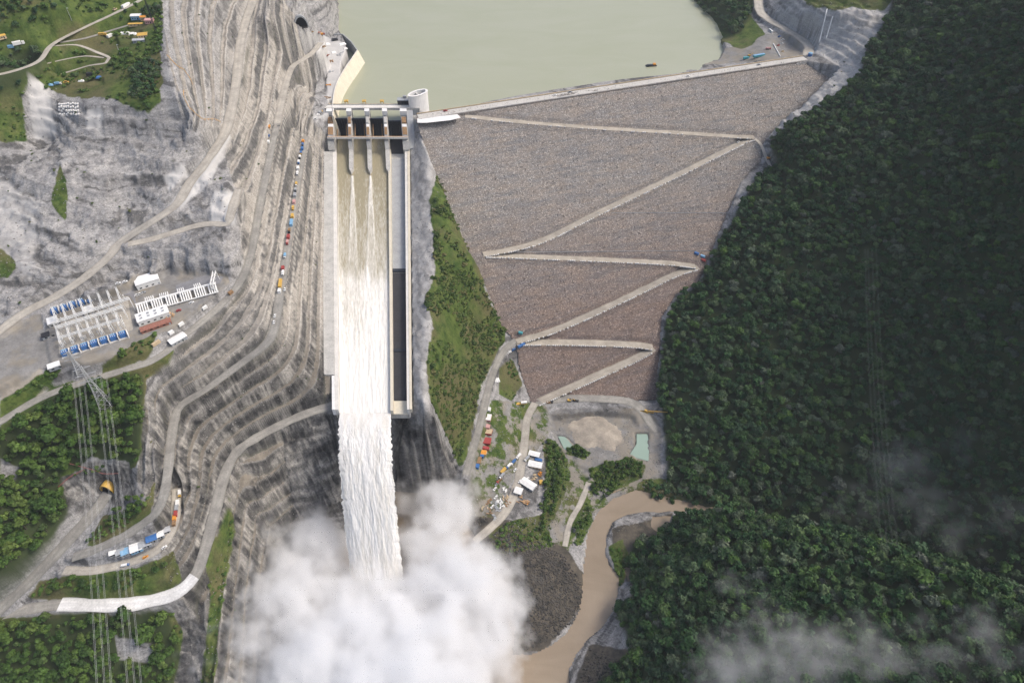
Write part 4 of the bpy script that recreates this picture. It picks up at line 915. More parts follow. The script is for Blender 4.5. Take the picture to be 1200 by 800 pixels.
# water on the chute
def flow_sheet(name, s_pts, tfun, mat, foamf, nt=70, thick=3.0):
    vs = []; fl = []; fo = []
    for i, p in enumerate(s_pts):
        pass
nS, nT = 420, 80
sg = np.linspace(-0.075, 1.0, nS); tg = np.linspace(T0 + 0.001, T1 - 0.001, nT); SG, TG = np.meshgrid(sg, tg, indexing='ij')
base = np.array([[chute(max(s, 0), t) if s >= 0 else gp(t, -s * 370, 182) for t in tg] for s in sg])
vv = np.array([proj(*p) for p in base.reshape(-1, 3)])[:, 1].reshape(nS, nT)
dpth = 2.6 + 1.3 * np.clip(-SG / 0.06, 0, 1) * 3
wake = np.zeros_like(SG)
for pc in (0.235, 0.485):
    w_ = 0.008 + 0.05 * np.clip((SG - 0.12) / 0.4, 0, 1); dd = np.abs(TG - pc); act = np.clip((SG - 0.118) / 0.01, 0, 1) * np.clip((0.62 - SG) / 0.3, 0, 1)
    wake += act * (1.2 * np.exp(-(dd / 0.012) ** 2) * np.clip(1 - (SG - 0.12) / 0.25, 0, 1) + 0.9 * np.exp(-((dd - w_) / 0.009) ** 2) + 0.45 * (dd < w_))
rough = np.clip((SG - 0.38) / 0.25, 0.12, 1)
nz = fbm(TG * 26, SG * 26, 101, 4) * 0.7 + fbm(TG * 60, SG * 24, 105, 3) * 0.5
foam = np.clip((vv - 195) / 130, 0, 1) * 0.42 + np.clip((vv - 318) / 16 + 0.9 * fbm(TG * 14, SG * 4, 107, 3), 0, 1) * 0.36 + np.clip((vv - 330) / 130, 0, 1) * 0.25 + wake * 0.36 + 0.22 * fbm(TG * 9, SG * 3, 109, 3) - 0.02
foam += 0.35 * np.exp(-((TG - T0) / 0.012) ** 2) * (SG > 0.1)
base[..., 2] += dpth + rough * nz * 0.9 + wake * 0.5
flow = np.stack([TG * 34, SG * 17, TG * 0], -1)
o = mesh_np('chute_water', base.reshape(-1, 3), grid_faces(nS, nT), 'chute_foam', True, None, {'flow': ('FLOAT_VECTOR', flow.reshape(-1, 3)), 'foam': ('FLOAT', foam.ravel())})
stuff(o, 'brown water racing down the spillway chute and turning white', 'water')
# the jet that leaves the lip
lipL = np.array(chute(1.0, T0)); lipR = np.array(chute(1.0, T1))
nS, nT = 420, 130; jt = np.linspace(-0.03, 1, nS); ja = np.linspace(-0.5, 0.5, nT); JT, JA = np.meshgrid(jt, ja, indexing='ij')
END = np.array(P(446, 702, 0)); mid = (lipL + lipR) / 2; wid = np.linalg.norm(lipR - lipL); hor = END - mid; hor[2] = 0
sidev = (lipR - lipL) / wid
def jet_surface(sgn, thick):
    nzl = fbm(JA * 12 + 3 * sgn, JT * 9, 121 + sgn, 5); nzh = fbm(JA * 44, JT * 34 + 5 * sgn, 131 + sgn, 4)
    w = wid * (1 + 0.02 * JT + 0.085 * fbm(JT * 60, JA * 0 + np.sign(JA) * 3, 141, 5) * np.abs(JA) * 2 * np.clip(JT * 6, 0, 1))
    z = mid[2] + 2.2 + 9.0 * JT - (mid[2] + 11) * JT ** 2.0
    bow = thick * (1 - (2 * np.abs(JA)) ** 4) * np.clip(0.12 + JT, 0, 1)
    up = np.array([hor[0], hor[1], 0]) / np.linalg.norm(hor)
    off = bow * 0.5 + np.clip(JT * 5, 0.05, 1) * (0.9 * nzl + 0.45 * nzh)
    p = mid[None, None] + hor[None, None] * JT[..., None] * np.array([1, 1, 0]) + sidev * (JA * w)[..., None]
    p[..., 2] = z + sgn * off * 0.75; p[..., :2] += sgn * off[..., None] * up[:2] * 0.65
    return p
pa = jet_surface(1, 9.0); pb = jet_surface(-1, 9.0)
VJ = np.concatenate([pa.reshape(-1, 3), pb.reshape(-1, 3)]); fa = grid_faces(nS, nT); fb = fa[:, ::-1] + nS * nT
i = np.arange(nS - 1); o_ = nS * nT
e0 = np.stack([i * nT, i * nT + o_, (i + 1) * nT + o_, (i + 1) * nT], -1); e1 = np.stack([i * nT + nT - 1, (i + 1) * nT + nT - 1, (i + 1) * nT + nT - 1 + o_, i * nT + nT - 1 + o_], -1)
fl = np.stack([JA * 46, JT * 16, JA * 0], -1).reshape(-1, 3); fo = 0.72 + 0.6 * fbm(JA * 16, JT * 9, 151, 4)
o = mesh_np('falling_water', VJ, np.concatenate([fa, fb, e0, e1]), 'jet_foam', True, None, {'flow': ('FLOAT_VECTOR', np.concatenate([fl, fl])), 'foam': ('FLOAT', np.concatenate([fo.ravel(), fo.ravel()]))})
stuff(o, 'white sheet of water falling off the spillway lip into the mist', 'waterfall')

# ------------------------------------------------------------------ guide wall and intake tower
gw = [P(u, v, 219.5) for u, v in ((380,139),(384,120),(388,103),(396,90),(408,74),(418,63),(421,58),(424,57))]
gw = [P(u, v, 219.5) for u, v in ((390,137),(390,122),(392,108),(396,96),(404,82),(413,69),(419,60))]
gt = thing('guide_wall', 'tall curved beige concrete wall between the reservoir and the work yard', 'wall', gw[0])
cw = catmull(gw, 4.0); dd = np.gradient(cw[:, :2], axis=0); dd /= np.linalg.norm(dd, axis=1, keepdims=True); nn = np.stack([dd[:, 1], -dd[:, 0]], 1)
m = MB(); vs = []; lean = np.clip(np.linspace(-0.1, 1.4, len(cw)), 0, 1) * 9 + 5
for p, q_, l_ in zip(cw, nn, lean): vs += [(p[0] - q_[0], p[1] - q_[1], 190), (p[0] + q_[0] * l_, p[1] + q_[1] * l_, 190), (p[0] + q_[0] * 1.2, p[1] + q_[1] * 1.2, 220.4), (p[0] - q_[0], p[1] - q_[1], 220.4)]
n = len(cw); fs = [(0, 1, 2, 3), tuple(4 * (n - 1) + k for k in (3, 2, 1, 0))]
for i in range(n - 1):
    for k in range(4): fs.append((4 * i + (k + 1) % 4, 4 * i + k, 4 * i + 4 + k, 4 * i + 4 + (k + 1) % 4))
m.add(vs, fs); par(m.build('wall_body', 'beige_concrete'), gt)
e = cw[-1]; g2 = [tuple(e), P(405, 42, 219.5), P(397, 40, 219.5)]
m = MB(); m.wall([tuple(e), P(412, 50, 219.5), P(402, 41, 219.5), P(392, 41, 219.5)], 1.6, -25, 1.2); par(m.build('end_wall', 'grey_concrete'), gt)
m = MB(); m.wall([tuple(p) for p in cw], 0.8, 1.0, 2.0); par(m.build('parapet', 'pale_concrete'), gt)
it = P(489, 128, 220); itw = thing('intake_tower', 'white oval concrete shaft standing in the reservoir behind the spillway bridge', 'tower', (it[0] + 1, it[1] + 12, 190))
def oval(a, b, n, ang): return [(a * math.cos(t) * math.cos(ang) - b * math.sin(t) * math.sin(ang), a * math.cos(t) * math.sin(ang) + b * math.sin(t) * math.cos(ang)) for t in np.linspace(0, 2 * math.pi, n, endpoint=False)]
def ring(name, oo, ii, z0, z1, z0b, z1b, mat, parent):
    m = MB(); n = len(oo); vs = [(x, y, z0) for x, y in oo] + [(x, y, z1) for x, y in oo] + [(x, y, z1) for x, y in ii] + [(x, y, z0) for x, y in ii]; fs = []
    for i in range(n):
        j = (i + 1) % n; fs += [(i, j, n + j, n + i), (n + i, n + j, 2 * n + j, 2 * n + i), (2 * n + i, 2 * n + j, 3 * n + j, 3 * n + i), (3 * n + i, 3 * n + j, j, i)]
    m.add(vs, fs); return m.build(name, mat, parent)
ang = R(40); ring('shaft', oval(15, 7.5, 32, ang), oval(12.8, 5.6, 32, ang), 0, 46, 0, 46, 'white_concrete', itw); ring('rim', oval(15.4, 7.9, 32, ang), oval(12.6, 5.4, 32, ang), 46.02, 47.2, 0, 0, 'white_concrete', itw)
MB().box((0, 0, 0), (1.2, 11, 45), ang).build('divider', 'pale_concrete', itw); o = MB().prism(oval(12.7, 5.5, 24, ang), 30, 31).build('shaft_floor', 'grey_concrete', itw)
ch = thing('control_house', 'small black service building beside the oval tower on the bridge', 'building', gp(1.0, 64, 219.6))
MB().box((0, 0, 0), (15, 8, 7)).build('wall', 'black_sheet', ch); MB().box((0, 0, 7.02), (16, 9, 0.7)).build('roof', 'grey_sheet', ch); MB().box((2, 3, 7.74), (5, 4, 3)).build('roof_unit', 'grey_concrete', ch)
for x in (-5, -1, 3): MB().box((x, -4.06, 2.5), (2.2, 0.12, 2)).build('window', 'glass_dark', ch)
# ------------------------------------------------------------------ trees
TEMPL = {}
def rot_to(nrm, g):
    """orthonormal frames for normals (n,3) with random spin"""
    a = g.normal(size=nrm.shape); t = np.cross(nrm, a); t /= np.linalg.norm(t, axis=1, keepdims=True); b = np.cross(nrm, t); return t, b
def crown_mesh(name, seed, r, h, lobes, leaves, mat, base=0.35, lsz=0.9):
    g = np.random.default_rng(seed); V_, F_, S_ = [], [], []; off = 0
    for k in range(lobes):
        a = g.uniform(0, 6.28); rr = r * 0.62 * math.sqrt(g.uniform(0, 1)) if k else 0
        lr = r * g.uniform(0.38, 0.58); c = np.array([rr * math.cos(a), rr * math.sin(a), h * (base + (1 - base) * g.uniform(0.35, 0.85) - 0.22 * (rr / r) ** 2)])
        n = int(leaves / lobes); d = g.normal(size=(n, 3)); d[:, 2] = np.abs(d[:, 2]) * 1.0 - 0.35; d /= np.linalg.norm(d, axis=1, keepdims=True)
        p = c + d * lr * g.uniform(0.72, 1.08, (n, 1)) * np.array([1, 1, 0.8]); nr = d + g.normal(size=(n, 3)) * 0.38; nr /= np.linalg.norm(nr, axis=1, keepdims=True)
        t, b = rot_to(nr, g); s = lsz * g.uniform(0.6, 1.25, (n, 1)); v = np.stack([p - t * s, p + b * s * 0.8, p + t * s, p - b * s * 0.8], 1)
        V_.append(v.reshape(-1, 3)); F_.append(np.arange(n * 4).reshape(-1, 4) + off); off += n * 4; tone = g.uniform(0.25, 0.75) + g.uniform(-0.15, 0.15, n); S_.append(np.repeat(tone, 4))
        # inner mass of the lobe
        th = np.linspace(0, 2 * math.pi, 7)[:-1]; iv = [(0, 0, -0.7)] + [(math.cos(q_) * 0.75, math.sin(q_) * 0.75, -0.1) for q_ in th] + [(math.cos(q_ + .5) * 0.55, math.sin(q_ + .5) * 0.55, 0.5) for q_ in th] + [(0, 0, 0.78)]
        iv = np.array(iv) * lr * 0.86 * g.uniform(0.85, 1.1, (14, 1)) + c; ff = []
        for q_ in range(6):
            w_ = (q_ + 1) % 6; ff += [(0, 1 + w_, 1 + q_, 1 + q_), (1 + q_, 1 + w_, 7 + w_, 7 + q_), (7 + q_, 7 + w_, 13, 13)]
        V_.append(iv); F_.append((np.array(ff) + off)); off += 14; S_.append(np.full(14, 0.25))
    V_ = np.concatenate(V_); F_ = np.concatenate(F_); S_ = np.concatenate(S_)
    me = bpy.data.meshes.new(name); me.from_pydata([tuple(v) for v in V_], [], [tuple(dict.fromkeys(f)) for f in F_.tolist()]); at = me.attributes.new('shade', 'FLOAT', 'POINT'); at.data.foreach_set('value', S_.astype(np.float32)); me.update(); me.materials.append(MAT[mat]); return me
def trunk_mesh(name, h, r, seed):
    g = random.Random(seed); m = MB(); m.cyl((0, 0, -0.8), r, h * 0.6 + 0.8, 6, r * 0.55)
    for k in range(3): a = g.uniform(0, 6.28); m.bar((0, 0, h * 0.4), (math.cos(a) * h * 0.25, math.sin(a) * h * 0.25, h * 0.72), r * 0.4, 4)
    me = bpy.data.meshes.new(name); me.from_pydata(m.v, [], m.f); me.update(); me.materials.append(MAT['bark']); return me
KINDS = {}
for kind, mat, sd0, spec in (('forest', 'forest_leaves', 300, [(5.4, 10, 8, 330), (4.6, 12, 7, 300), (6.2, 10, 10, 380), (3.8, 9, 5, 240), (5.0, 8, 7, 300)]), ('bright', 'bright_leaves', 340, [(5.0, 9, 8, 330), (4.0, 10, 6, 280), (5.6, 8, 9, 360), (3.4, 7, 5, 220)])):
    KINDS[kind] = [(crown_mesh('crown', sd0 + i, r, h, lo, le, mat), trunk_mesh('trunk', h, 0.32, sd0 + i)) for i, (r, h, lo, le) in enumerate(spec)]
KINDS['scrub'] = [(crown_mesh('bush_leaves', 380 + i, r, h, lo, le, 'scrub_leaves', 0.1, 0.55), None) for i, (r, h, lo, le) in enumerate([(2.0, 2.2, 4, 110), (1.5, 1.8, 3, 80), (2.6, 2.4, 5, 140)])]
KINDS['bush'] = [(crown_mesh('bush_leaves', 390 + i, r, h, lo, le, 'bright_leaves', 0.1, 0.6), None) for i, (r, h, lo, le) in enumerate([(2.2, 2.6, 4, 120), (1.7, 2.0, 3, 90), (2.8, 2.8, 5, 150)])]
def template(kind):
    if kind in TEMPL: return TEMPL[kind]
    col = bpy.data.collections.new('plants_' + kind)
    for i, (cr, tr) in enumerate(KINDS[kind]):
        me = cr
        if tr is not None:
            vs = [v.co[:] for v in cr.vertices] + [v.co[:] for v in tr.vertices]; n = len(cr.vertices); fs = [tuple(p.vertices) for p in cr.polygons] + [tuple(k + n for k in p.vertices) for p in tr.polygons]
            me = bpy.data.meshes.new('tree_whole'); me.from_pydata(vs, [], fs); sh = np.empty(n, np.float32); cr.attributes['shade'].data.foreach_get('value', sh)
            at = me.attributes.new('shade', 'FLOAT', 'POINT'); at.data.foreach_set('value', np.concatenate([sh, np.zeros(len(vs) - n, np.float32)])); me.materials.append(cr.materials[0]); me.materials.append(MAT['bark'])
            me.polygons.foreach_set('material_index', np.array([0] * len(cr.polygons) + [1] * len(tr.polygons), np.int32)); me.update()
        o = bpy.data.objects.new('%s_plant_%02d' % (kind, i), me); col.objects.link(o)
    TEMPL[kind] = col; return col
def scatter_object(name, pts, scl, rot, idx, kind):
    """one object of points that grows plants through geometry nodes"""
    me = bpy.data.meshes.new(name); me.vertices.add(len(pts)); me.vertices.foreach_set('co', np.asarray(pts, np.float32).ravel())
    for nm, ty, dat in (('scl', 'FLOAT_VECTOR', scl), ('rot', 'FLOAT_VECTOR', rot)):
        at = me.attributes.new(nm, ty, 'POINT'); at.data.foreach_set('vector', np.asarray(dat, np.float32).ravel())
    at = me.attributes.new('idx', 'INT', 'POINT'); at.data.foreach_set('value', np.asarray(idx, np.int32)); me.update()
    o = link(bpy.data.objects.new(name, me)); ng = bpy.data.node_groups.new('scatter_' + kind, 'GeometryNodeTree')
    ng.interface.new_socket('Geometry', in_out='INPUT', socket_type='NodeSocketGeometry'); ng.interface.new_socket('Geometry', in_out='OUTPUT', socket_type='NodeSocketGeometry')
    N = ng.nodes; gi = N.new('NodeGroupInput'); go = N.new('NodeGroupOutput'); ip = N.new('GeometryNodeInstanceOnPoints'); ci = N.new('GeometryNodeCollectionInfo')
    ci.inputs['Collection'].default_value = template(kind); ci.inputs['Separate Children'].default_value = True; ci.inputs['Reset Children'].default_value = True
    def na(nm, ty): n = N.new('GeometryNodeInputNamedAttribute'); n.data_type = ty; n.inputs['Name'].default_value = nm; return n.outputs['Attribute']
    ip.inputs['Pick Instance'].default_value = True
    ng.links.new(gi.outputs[0], ip.inputs['Points']); ng.links.new(ci.outputs[0], ip.inputs['Instance']); ng.links.new(na('idx', 'INT'), ip.inputs['Instance Index']); ng.links.new(na('scl', 'FLOAT_VECTOR'), ip.inputs['Scale'])
    er = N.new('FunctionNodeEulerToRotation'); ng.links.new(na('rot', 'FLOAT_VECTOR'), er.inputs[0]); ng.links.new(er.outputs[0], ip.inputs['Rotation']); ng.links.new(ip.outputs[0], go.inputs[0])
    md = o.modifiers.new('plants', 'NODES'); md.node_group = ng; return stuff(o)
def sow(poly_in, polys_out, step, seed, box, keep=1.0, jit=0.45):
    """jittered points on the ground inside a region of the place"""
    g = np.random.default_rng(seed); xs, ys = np.meshgrid(np.arange(box[0], box[1], step), np.arange(box[2], box[3], step)); xs = xs.ravel() + g.uniform(-jit, jit, xs.size) * step; ys = ys.ravel() + g.uniform(-jit, jit, ys.size) * step
    z = ground(xs, ys); u, v = proj(xs, ys, z); m = np.zeros(xs.shape, bool)
    for p in poly_in: m |= inpoly(p, u, v)
    for p in polys_out: m &= ~inpoly(p, u, v)
    m &= bilin(GX, GY, roadm, xs, ys) < 0.12
    if keep == 'slope': m &= (g.random(xs.size) < (0.72 if seed == 2 else 0.46) * np.sqrt(1 + bilin(GX, GY, sl_s, xs, ys) ** 2))
    elif keep < 1: m &= (g.random(xs.size) < keep)
    return np.c_[xs, ys, z][m], u[m], v[m]
sl_s = blur(np.minimum(sl, 3), 6)
TREES = []      # (x, y, z, scale, turn, index, kind, region)
for reg, step, kind, box, seed, (s0, s1) in (('right', 4.7, 'forest', (120, 800, 240, 1150), 1, (0.6, 1.15)), ('spur', 5.2, 'forest', (60, 640, 60, 420), 2, (0.55, 1.1)), ('slope', 5.6, 'bright', (-620, -230, 200, 560), 3, (0.7, 1.2)), ('valley', 5.8, 'bright', (-560, -180, 120, 330), 4, (0.55, 1.05)), ('plateau', 5.2, 'forest', (-640, -400, 500, 800), 5, (0.45, 0.85)), ('abutment', 9, 'forest', (240, 620, 1000, 1500), 6, (0.7, 1.1))):
    pts, u, v = sow([FORESTS[reg]], HOLES, step, seed, box, 'slope' if reg in ('right', 'spur') else 1.0); g = np.random.default_rng(seed + 50)
    for p in pts: TREES.append((p[0], p[1], p[2] - 0.4, g.uniform(s0, s1) * (g.uniform(1.25, 1.7) if g.random() < 0.13 else 1), g.uniform(0, 6.28), int(g.integers(0, len(KINDS[kind]))), kind, reg))
extra = [([(640,515),(652,520),(660,560),(652,600),(635,625),(632,590),(642,550)], 'bright', 5.0, 'camp'), ([(692,550),(738,537),(752,545),(752,556),(722,568),(720,578),(700,585),(692,570)], 'bright', 4.6, 'pond'), ([(664,528),(676,520),(690,530),(684,538)], 'bright', 4.4, 'pond'), ([(756,566),(785,562),(800,588),(770,590)], 'forest', 5.5, 'right'), ([(150,112),(158,85),(175,70),(188,78),(186,105),(172,118)], 'forest', 4.6, 'plateau'), ([(0,-10),(60,-10),(70,10),(40,35),(0,30)], 'forest', 8, 'plateau'), ([(150,15),(190,5),(190,20),(170,20)], 'forest', 6, 'plateau'), ([(80,38),(120,18),(150,16),(140,30),(100,42)], 'forest', 7, 'plateau'), ([(80,575),(0,0),(0,0)], 'bright', 6, 'slope'), ([(150,585),(170,575),(172,600),(150,615),(118,630),(110,620)], 'bright', 5.5, 'slope'), ([(120,425),(150,412),(170,402),(160,425),(130,438)], 'bright', 6, 'yard'), ([(45,690),(90,675),(150,672),(195,655),(200,668),(150,690),(80,698)], 'bright', 6.0, 'valley'), ([(672,610),(688,585),(692,605),(682,635)], 'bright', 5, 'pond')]
for k, (poly, kind, step, reg) in enumerate(extra):
    pts, u, v = sow([poly], [], step, 20 + k, (-620, 420, 150, 900)); g = np.random.default_rng(70 + k)
    for p in pts: TREES.append((p[0], p[1], p[2] - 0.3, g.uniform(0.4, 0.8), g.uniform(0, 6.28), int(g.integers(0, len(KINDS[kind]))), kind, reg))
# the 300 that show largest are things of their own, the rest of each wood is one mass
T_ = np.array([t[:4] for t in TREES]); tu, tv = proj(T_[:, 0], T_[:, 1], T_[:, 2]); depth = S2 * (T_[:, 1] + CAMZ - T_[:, 2]); size = T_[:, 3] * np.array([4.4 if t[6] == 'bright' else 5.0 for t in TREES]) / depth
size[(tu < 6) | (tu > 1194) | (tv < 6) | (tv > 792)] = 0
size *= np.where((tu > 840) & (tv > 740), 0.5, 1)
best = set(np.argsort(-size)[:300].tolist())
WOOD = {'right': ('dark green jungle tree on the steep hillside right of the dam', 'trees of the hillside right of the dam'), 'spur': ('leafy tree on the rounded wooded spur beyond the river bend', 'trees of the wooded spur beyond the river'), 'slope': ('bright green tree on the wooded slope between switchyard and tunnel mouth', 'trees between the switchyard and the tunnel'), 'valley': ('bright green tree in the wood below the white road slab', 'trees below the white road slab'), 'plateau': ('dark tree above the grey rock amphitheatre', 'trees above the rock amphitheatre'), 'abutment': ('tree beside the reservoir at the far dam end', 'trees at the far dam end'), 'camp': ('small tree in the green strip right of the camp sheds', 'trees right of the camp sheds'), 'pond': ('small tree on the flat beside the green ponds', 'trees beside the ponds'), 'yard': ('small tree below the switchyard', 'trees below the switchyard')}
for i in sorted(best):
    x, y, z, s, a, k, kind, reg = TREES[i]; cr, tr = KINDS[kind][k]
    o = thing('tree', WOOD[reg][0], 'tree', (x, y, z), a, WOOD[reg][1]); o.scale = (s, s, s * 0.95)
    link(bpy.data.objects.new('crown', cr), o); link(bpy.data.objects.new('trunk', tr), o)
for reg in WOOD:
    for kind in ('forest', 'bright'):
        ids = [i for i, t in enumerate(TREES) if t[7] == reg and t[6] == kind and i not in best]
        if not ids: continue
        t = [TREES[i] for i in ids]; g = np.random.default_rng(len(ids))
        scatter_object('forest', [q_[:3] for q_ in t], [(q_[3], q_[3], q_[3] * g.uniform(0.8, 1.15)) for q_ in t], [(g.uniform(-.1, .1), g.uniform(-.1, .1), q_[4]) for q_ in t], [q_[5] for q_ in t], kind)
        bpy.context.scene.collection.objects[-1]['label'] = 'rest of the wood: ' + WOOD[reg][1]
def shrubs(name, label, polys, out, step, seed, box, kind, s0, s1, keep):
    pts, u, v = sow(polys, out, step, seed, box, keep); g = np.random.default_rng(seed + 9); n = len(pts)
    dn = fbm(pts[:, 0] / 22, pts[:, 1] / 22, seed, 3); m = dn > -0.12; pts = pts[m]; n = len(pts)
    if n == 0: return
    s = g.uniform(s0, s1, n); o = scatter_object(name, pts, np.c_[s, s, s * g.uniform(.6, 1, n)], np.c_[g.uniform(-.2, .2, (n, 2)), g.uniform(0, 6.28, n)], g.integers(0, len(KINDS[kind]), n), kind); o['label'] = label
allw = list(FORESTS.values())
shrubs('scrub', 'green scrub covering the slope between chute and dam', [GREENSLOPE], [], 2.6, 201, (-140, 30, 400, 860), 'scrub', 0.45, 1.7, 0.8)
shrubs('scrub', 'low scrub on the grassy top left plateau', [GRASS[1]], [FORESTS['plateau']], 4.2, 203, (-640, -340, 480, 900), 'bush', 0.4, 1.5, 0.6)
shrubs('scrub', 'low scrub between the roads on the left slope', GRASS[2:9], [FORESTS['slope'], FORESTS['valley']], 3.4, 205, (-640, -180, 180, 560), 'bush', 0.5, 1.2, 0.8)
shrubs('scrub', 'scrub on the river flats', GRASS[9:17], [], 3.2, 207, (-60, 260, 280, 640), 'bush', 0.4, 1.1, 0.7)
shrubs('scrub', 'sparse scrub among the grey rock', AMPH and [AMPH, CUT, RABUT], [YARD], 9.0, 209, (-640, 560, 200, 1200), 'scrub', 0.3, 0.8, 0.10)
# ------------------------------------------------------------------ builders for the small things of the site
def at(u, v): return hit(u, v)
def turn(u, v, du, dv):
    z = hit(u, v)[2]; a = P(u, v, z); b = P(u + du, v + dv, z); return math.atan2(b[1] - a[1], b[0] - a[0])
def container(u, v, ang, mat, label, L_=6.1, W_=2.5, H_=2.6, group=None, roof=None, name='container'):
    o = thing(name, label, 'container', at(u, v), ang, group)
    MB().box((0, 0, 0.15), (L_, W_, H_)).build('body', mat, o); m = MB()
    for x in (-L_ / 2 + .1, L_ / 2 - .1): m.box((x, 0, 0), (0.25, W_ + .1, H_ + .25))
    m.build('corner_frame', mat, o); MB().box((0, 0, H_ + .16), (L_ - .3, W_ - .1, .12)).build('roof', roof or mat, o); MB().box((L_ / 2 + .03, 0, .35), (.06, W_ * .8, H_ * .8)).build('door', mat, o); return o
def shed(u, v, ang, L_, W_, H_, roof, wall, label, group=None, name='shed', pitch=0.12, cat='shed'):
    o = thing(name, label, cat, at(u, v), ang, group)
    MB().box((0, 0, -0.5), (L_, W_, H_ + .5)).build('wall', wall, o); p = W_ * pitch; m = MB(); e = .4
    m.add([(-L_/2-e, -W_/2-e, H_), (L_/2+e, -W_/2-e, H_), (L_/2+e, 0, H_+p), (-L_/2-e, 0, H_+p), (-L_/2-e, W_/2+e, H_), (L_/2+e, W_/2+e, H_), (-L_/2-e, -W_/2-e, H_+.2), (L_/2+e, -W_/2-e, H_+.2), (L_/2+e, 0, H_+p+.2), (-L_/2-e, 0, H_+p+.2), (-L_/2-e, W_/2+e, H_+.2), (L_/2+e, W_/2+e, H_+.2)],
          [(0,3,2,1), (3,4,5,2), (6,7,8,9), (9,8,11,10), (0,1,7,6), (4,10,11,5), (0,6,9,3), (3,9,10,4), (1,2,8,7), (2,5,11,8)])
    m.build('roof', roof, o); MB().box((L_ * .2, -W_ / 2 - .04, 0), (1.2, .08, 2.1)).build('door', 'glass_dark', o)
    for x in (-L_ * .3, -L_ * .05): MB().box((x, -W_ / 2 - .04, 1.1), (1.3, .08, .9)).build('window', 'glass_dark', o)
    return o
def car(u, v, ang, mat, label, group=None, s=1.0, name='car', cat='car'):
    o = thing(name, label, cat, at(u, v), ang, group); m = MB(); m.box((0, 0, .45), (4.6 * s, 1.9 * s, .75 * s)); m.build('body', mat, o)
    MB().box((-.3, 0, .45 + .75 * s), (2.4 * s, 1.7 * s, .65 * s), 0, .82).build('cabin', 'glass_dark', o); MB().box((-.3, 0, .45 + 1.4 * s), (1.9 * s, 1.4 * s, .06)).build('roof', mat, o)
    for x in (-1.4, 1.4):
        for y in (-.85, .85): MB().wheel((x * s, y * s, .38), .38, .25).build('wheel', 'tyre_rubber', o)
    return o
def truck(u, v, ang, cab, bed, label, group=None, s=1.0, name='truck', kind='box'):
    o = thing(name, label, 'truck', at(u, v), ang, group); MB().box((2.9 * s, 0, .7), (1.9 * s, 2.3 * s, 2.0 * s), 0, .95).build('cab', cab, o); MB().box((3.75 * s, 0, 1.5 * s), (.3, 2.0 * s, .8 * s)).build('windscreen', 'glass_dark', o)
    MB().box((-.6 * s, 0, .6), (7.2 * s, 1.0, .35)).build('chassis', 'dark_steel', o)
    if kind == 'box': MB().box((-1.2 * s, 0, 1.0), (5.6 * s, 2.4 * s, 2.2 * s)).build('cargo_box', bed, o)
    elif kind == 'tank':
        m = MB(); m.bar((-3.9 * s, 0, 2.0), (1.5 * s, 0, 2.0), 1.15 * s, 10); m.build('tank', bed, o)
    else:
        m = MB(); m.box((-1.2 * s, 0, 1.0), (5.4 * s, 2.3 * s, .25))
        for y in (-1.1, 1.1): m.box((-1.2 * s, y * s, 1.25), (5.4 * s, .12, 1.0 * s))
        m.box((-3.85 * s, 0, 1.25), (.12, 2.2 * s, 1.0 * s)); m.build('tipper_bed', bed, o)
    for x in (2.7, -1.6, -2.9):
        for y in (-1.0, 1.0): MB().wheel((x * s, y * s, .5), .5, .35).build('wheel', 'tyre_rubber', o)
    return o
def excavator(u, v, ang, mat, label, s=1.0, name='excavator'):
    o = thing(name, label, 'excavator', at(u, v), ang); 
    for y in (-1.2, 1.2): MB().box((0, y * s, 0), (4.2 * s, .6 * s, .9 * s), 0, .92).build('track', 'tyre_rubber', o)
    MB().box((-.3 * s, 0, 1.0 * s), (3.4 * s, 2.7 * s, 1.3 * s), 0, .95).build('body', mat, o); MB().box((.8 * s, .75 * s, 1.5 * s), (1.5 * s, 1.1 * s, 1.6 * s), 0, .9).build('cab', 'glass_dark', o)
    m = MB(); m.bar((1.2 * s, -.3 * s, 1.8 * s), (4.3 * s, -.3 * s, 4.4 * s), .35 * s); m.build('boom', mat, o); m = MB(); m.bar((4.3 * s, -.3 * s, 4.4 * s), (6.3 * s, -.3 * s, 1.8 * s), .26 * s); m.build('stick', mat, o)
    MB().box((6.3 * s, -.3 * s, .5 * s), (1.1 * s, 1.2 * s, 1.2 * s), .2, .7).build('bucket', 'dark_steel', o); return o
def tarp(u, v, ang, L_, W_, mat, label, cat='tarpaulin', name='tarpaulin', h=1.6, group=None):
    """a lumpy covered heap"""
    g = random.Random(int(u * 7 + v)); o = thing(name, label, cat, at(u, v), ang, group); m = MB(); n = 7; vs = []
    for i in range(n):
        for j in range(n):
            x = (i / (n - 1) - .5) * L_; y = (j / (n - 1) - .5) * W_; e = min(i, j, n - 1 - i, n - 1 - j); vs.append((x, y, (0 if e == 0 else h * (.6 + .4 * g.random())) if e else -.2))
    m.add(vs, [(i * n + j, (i + 1) * n + j, (i + 1) * n + j + 1, i * n + j + 1) for i in range(n - 1) for j in range(n - 1)]); m.build('cover', mat, o); return o
def pile(u, v, ang, L_, W_, mat, label, group=None, n=6, name='timber_stack', cat='stack', part='plank_pack'):
    g = random.Random(int(u * 3 + v * 5)); o = thing(name, label, cat, at(u, v), ang, group)
    for k in range(n): MB().box((g.uniform(-.4, .4) * L_, (k / max(n - 1, 1) - .5) * W_, 0), (L_ * g.uniform(.3, .55), W_ / n * .85, g.uniform(.5, 1.5)), g.uniform(-.12, .12)).build(part, mat, o)
    return o

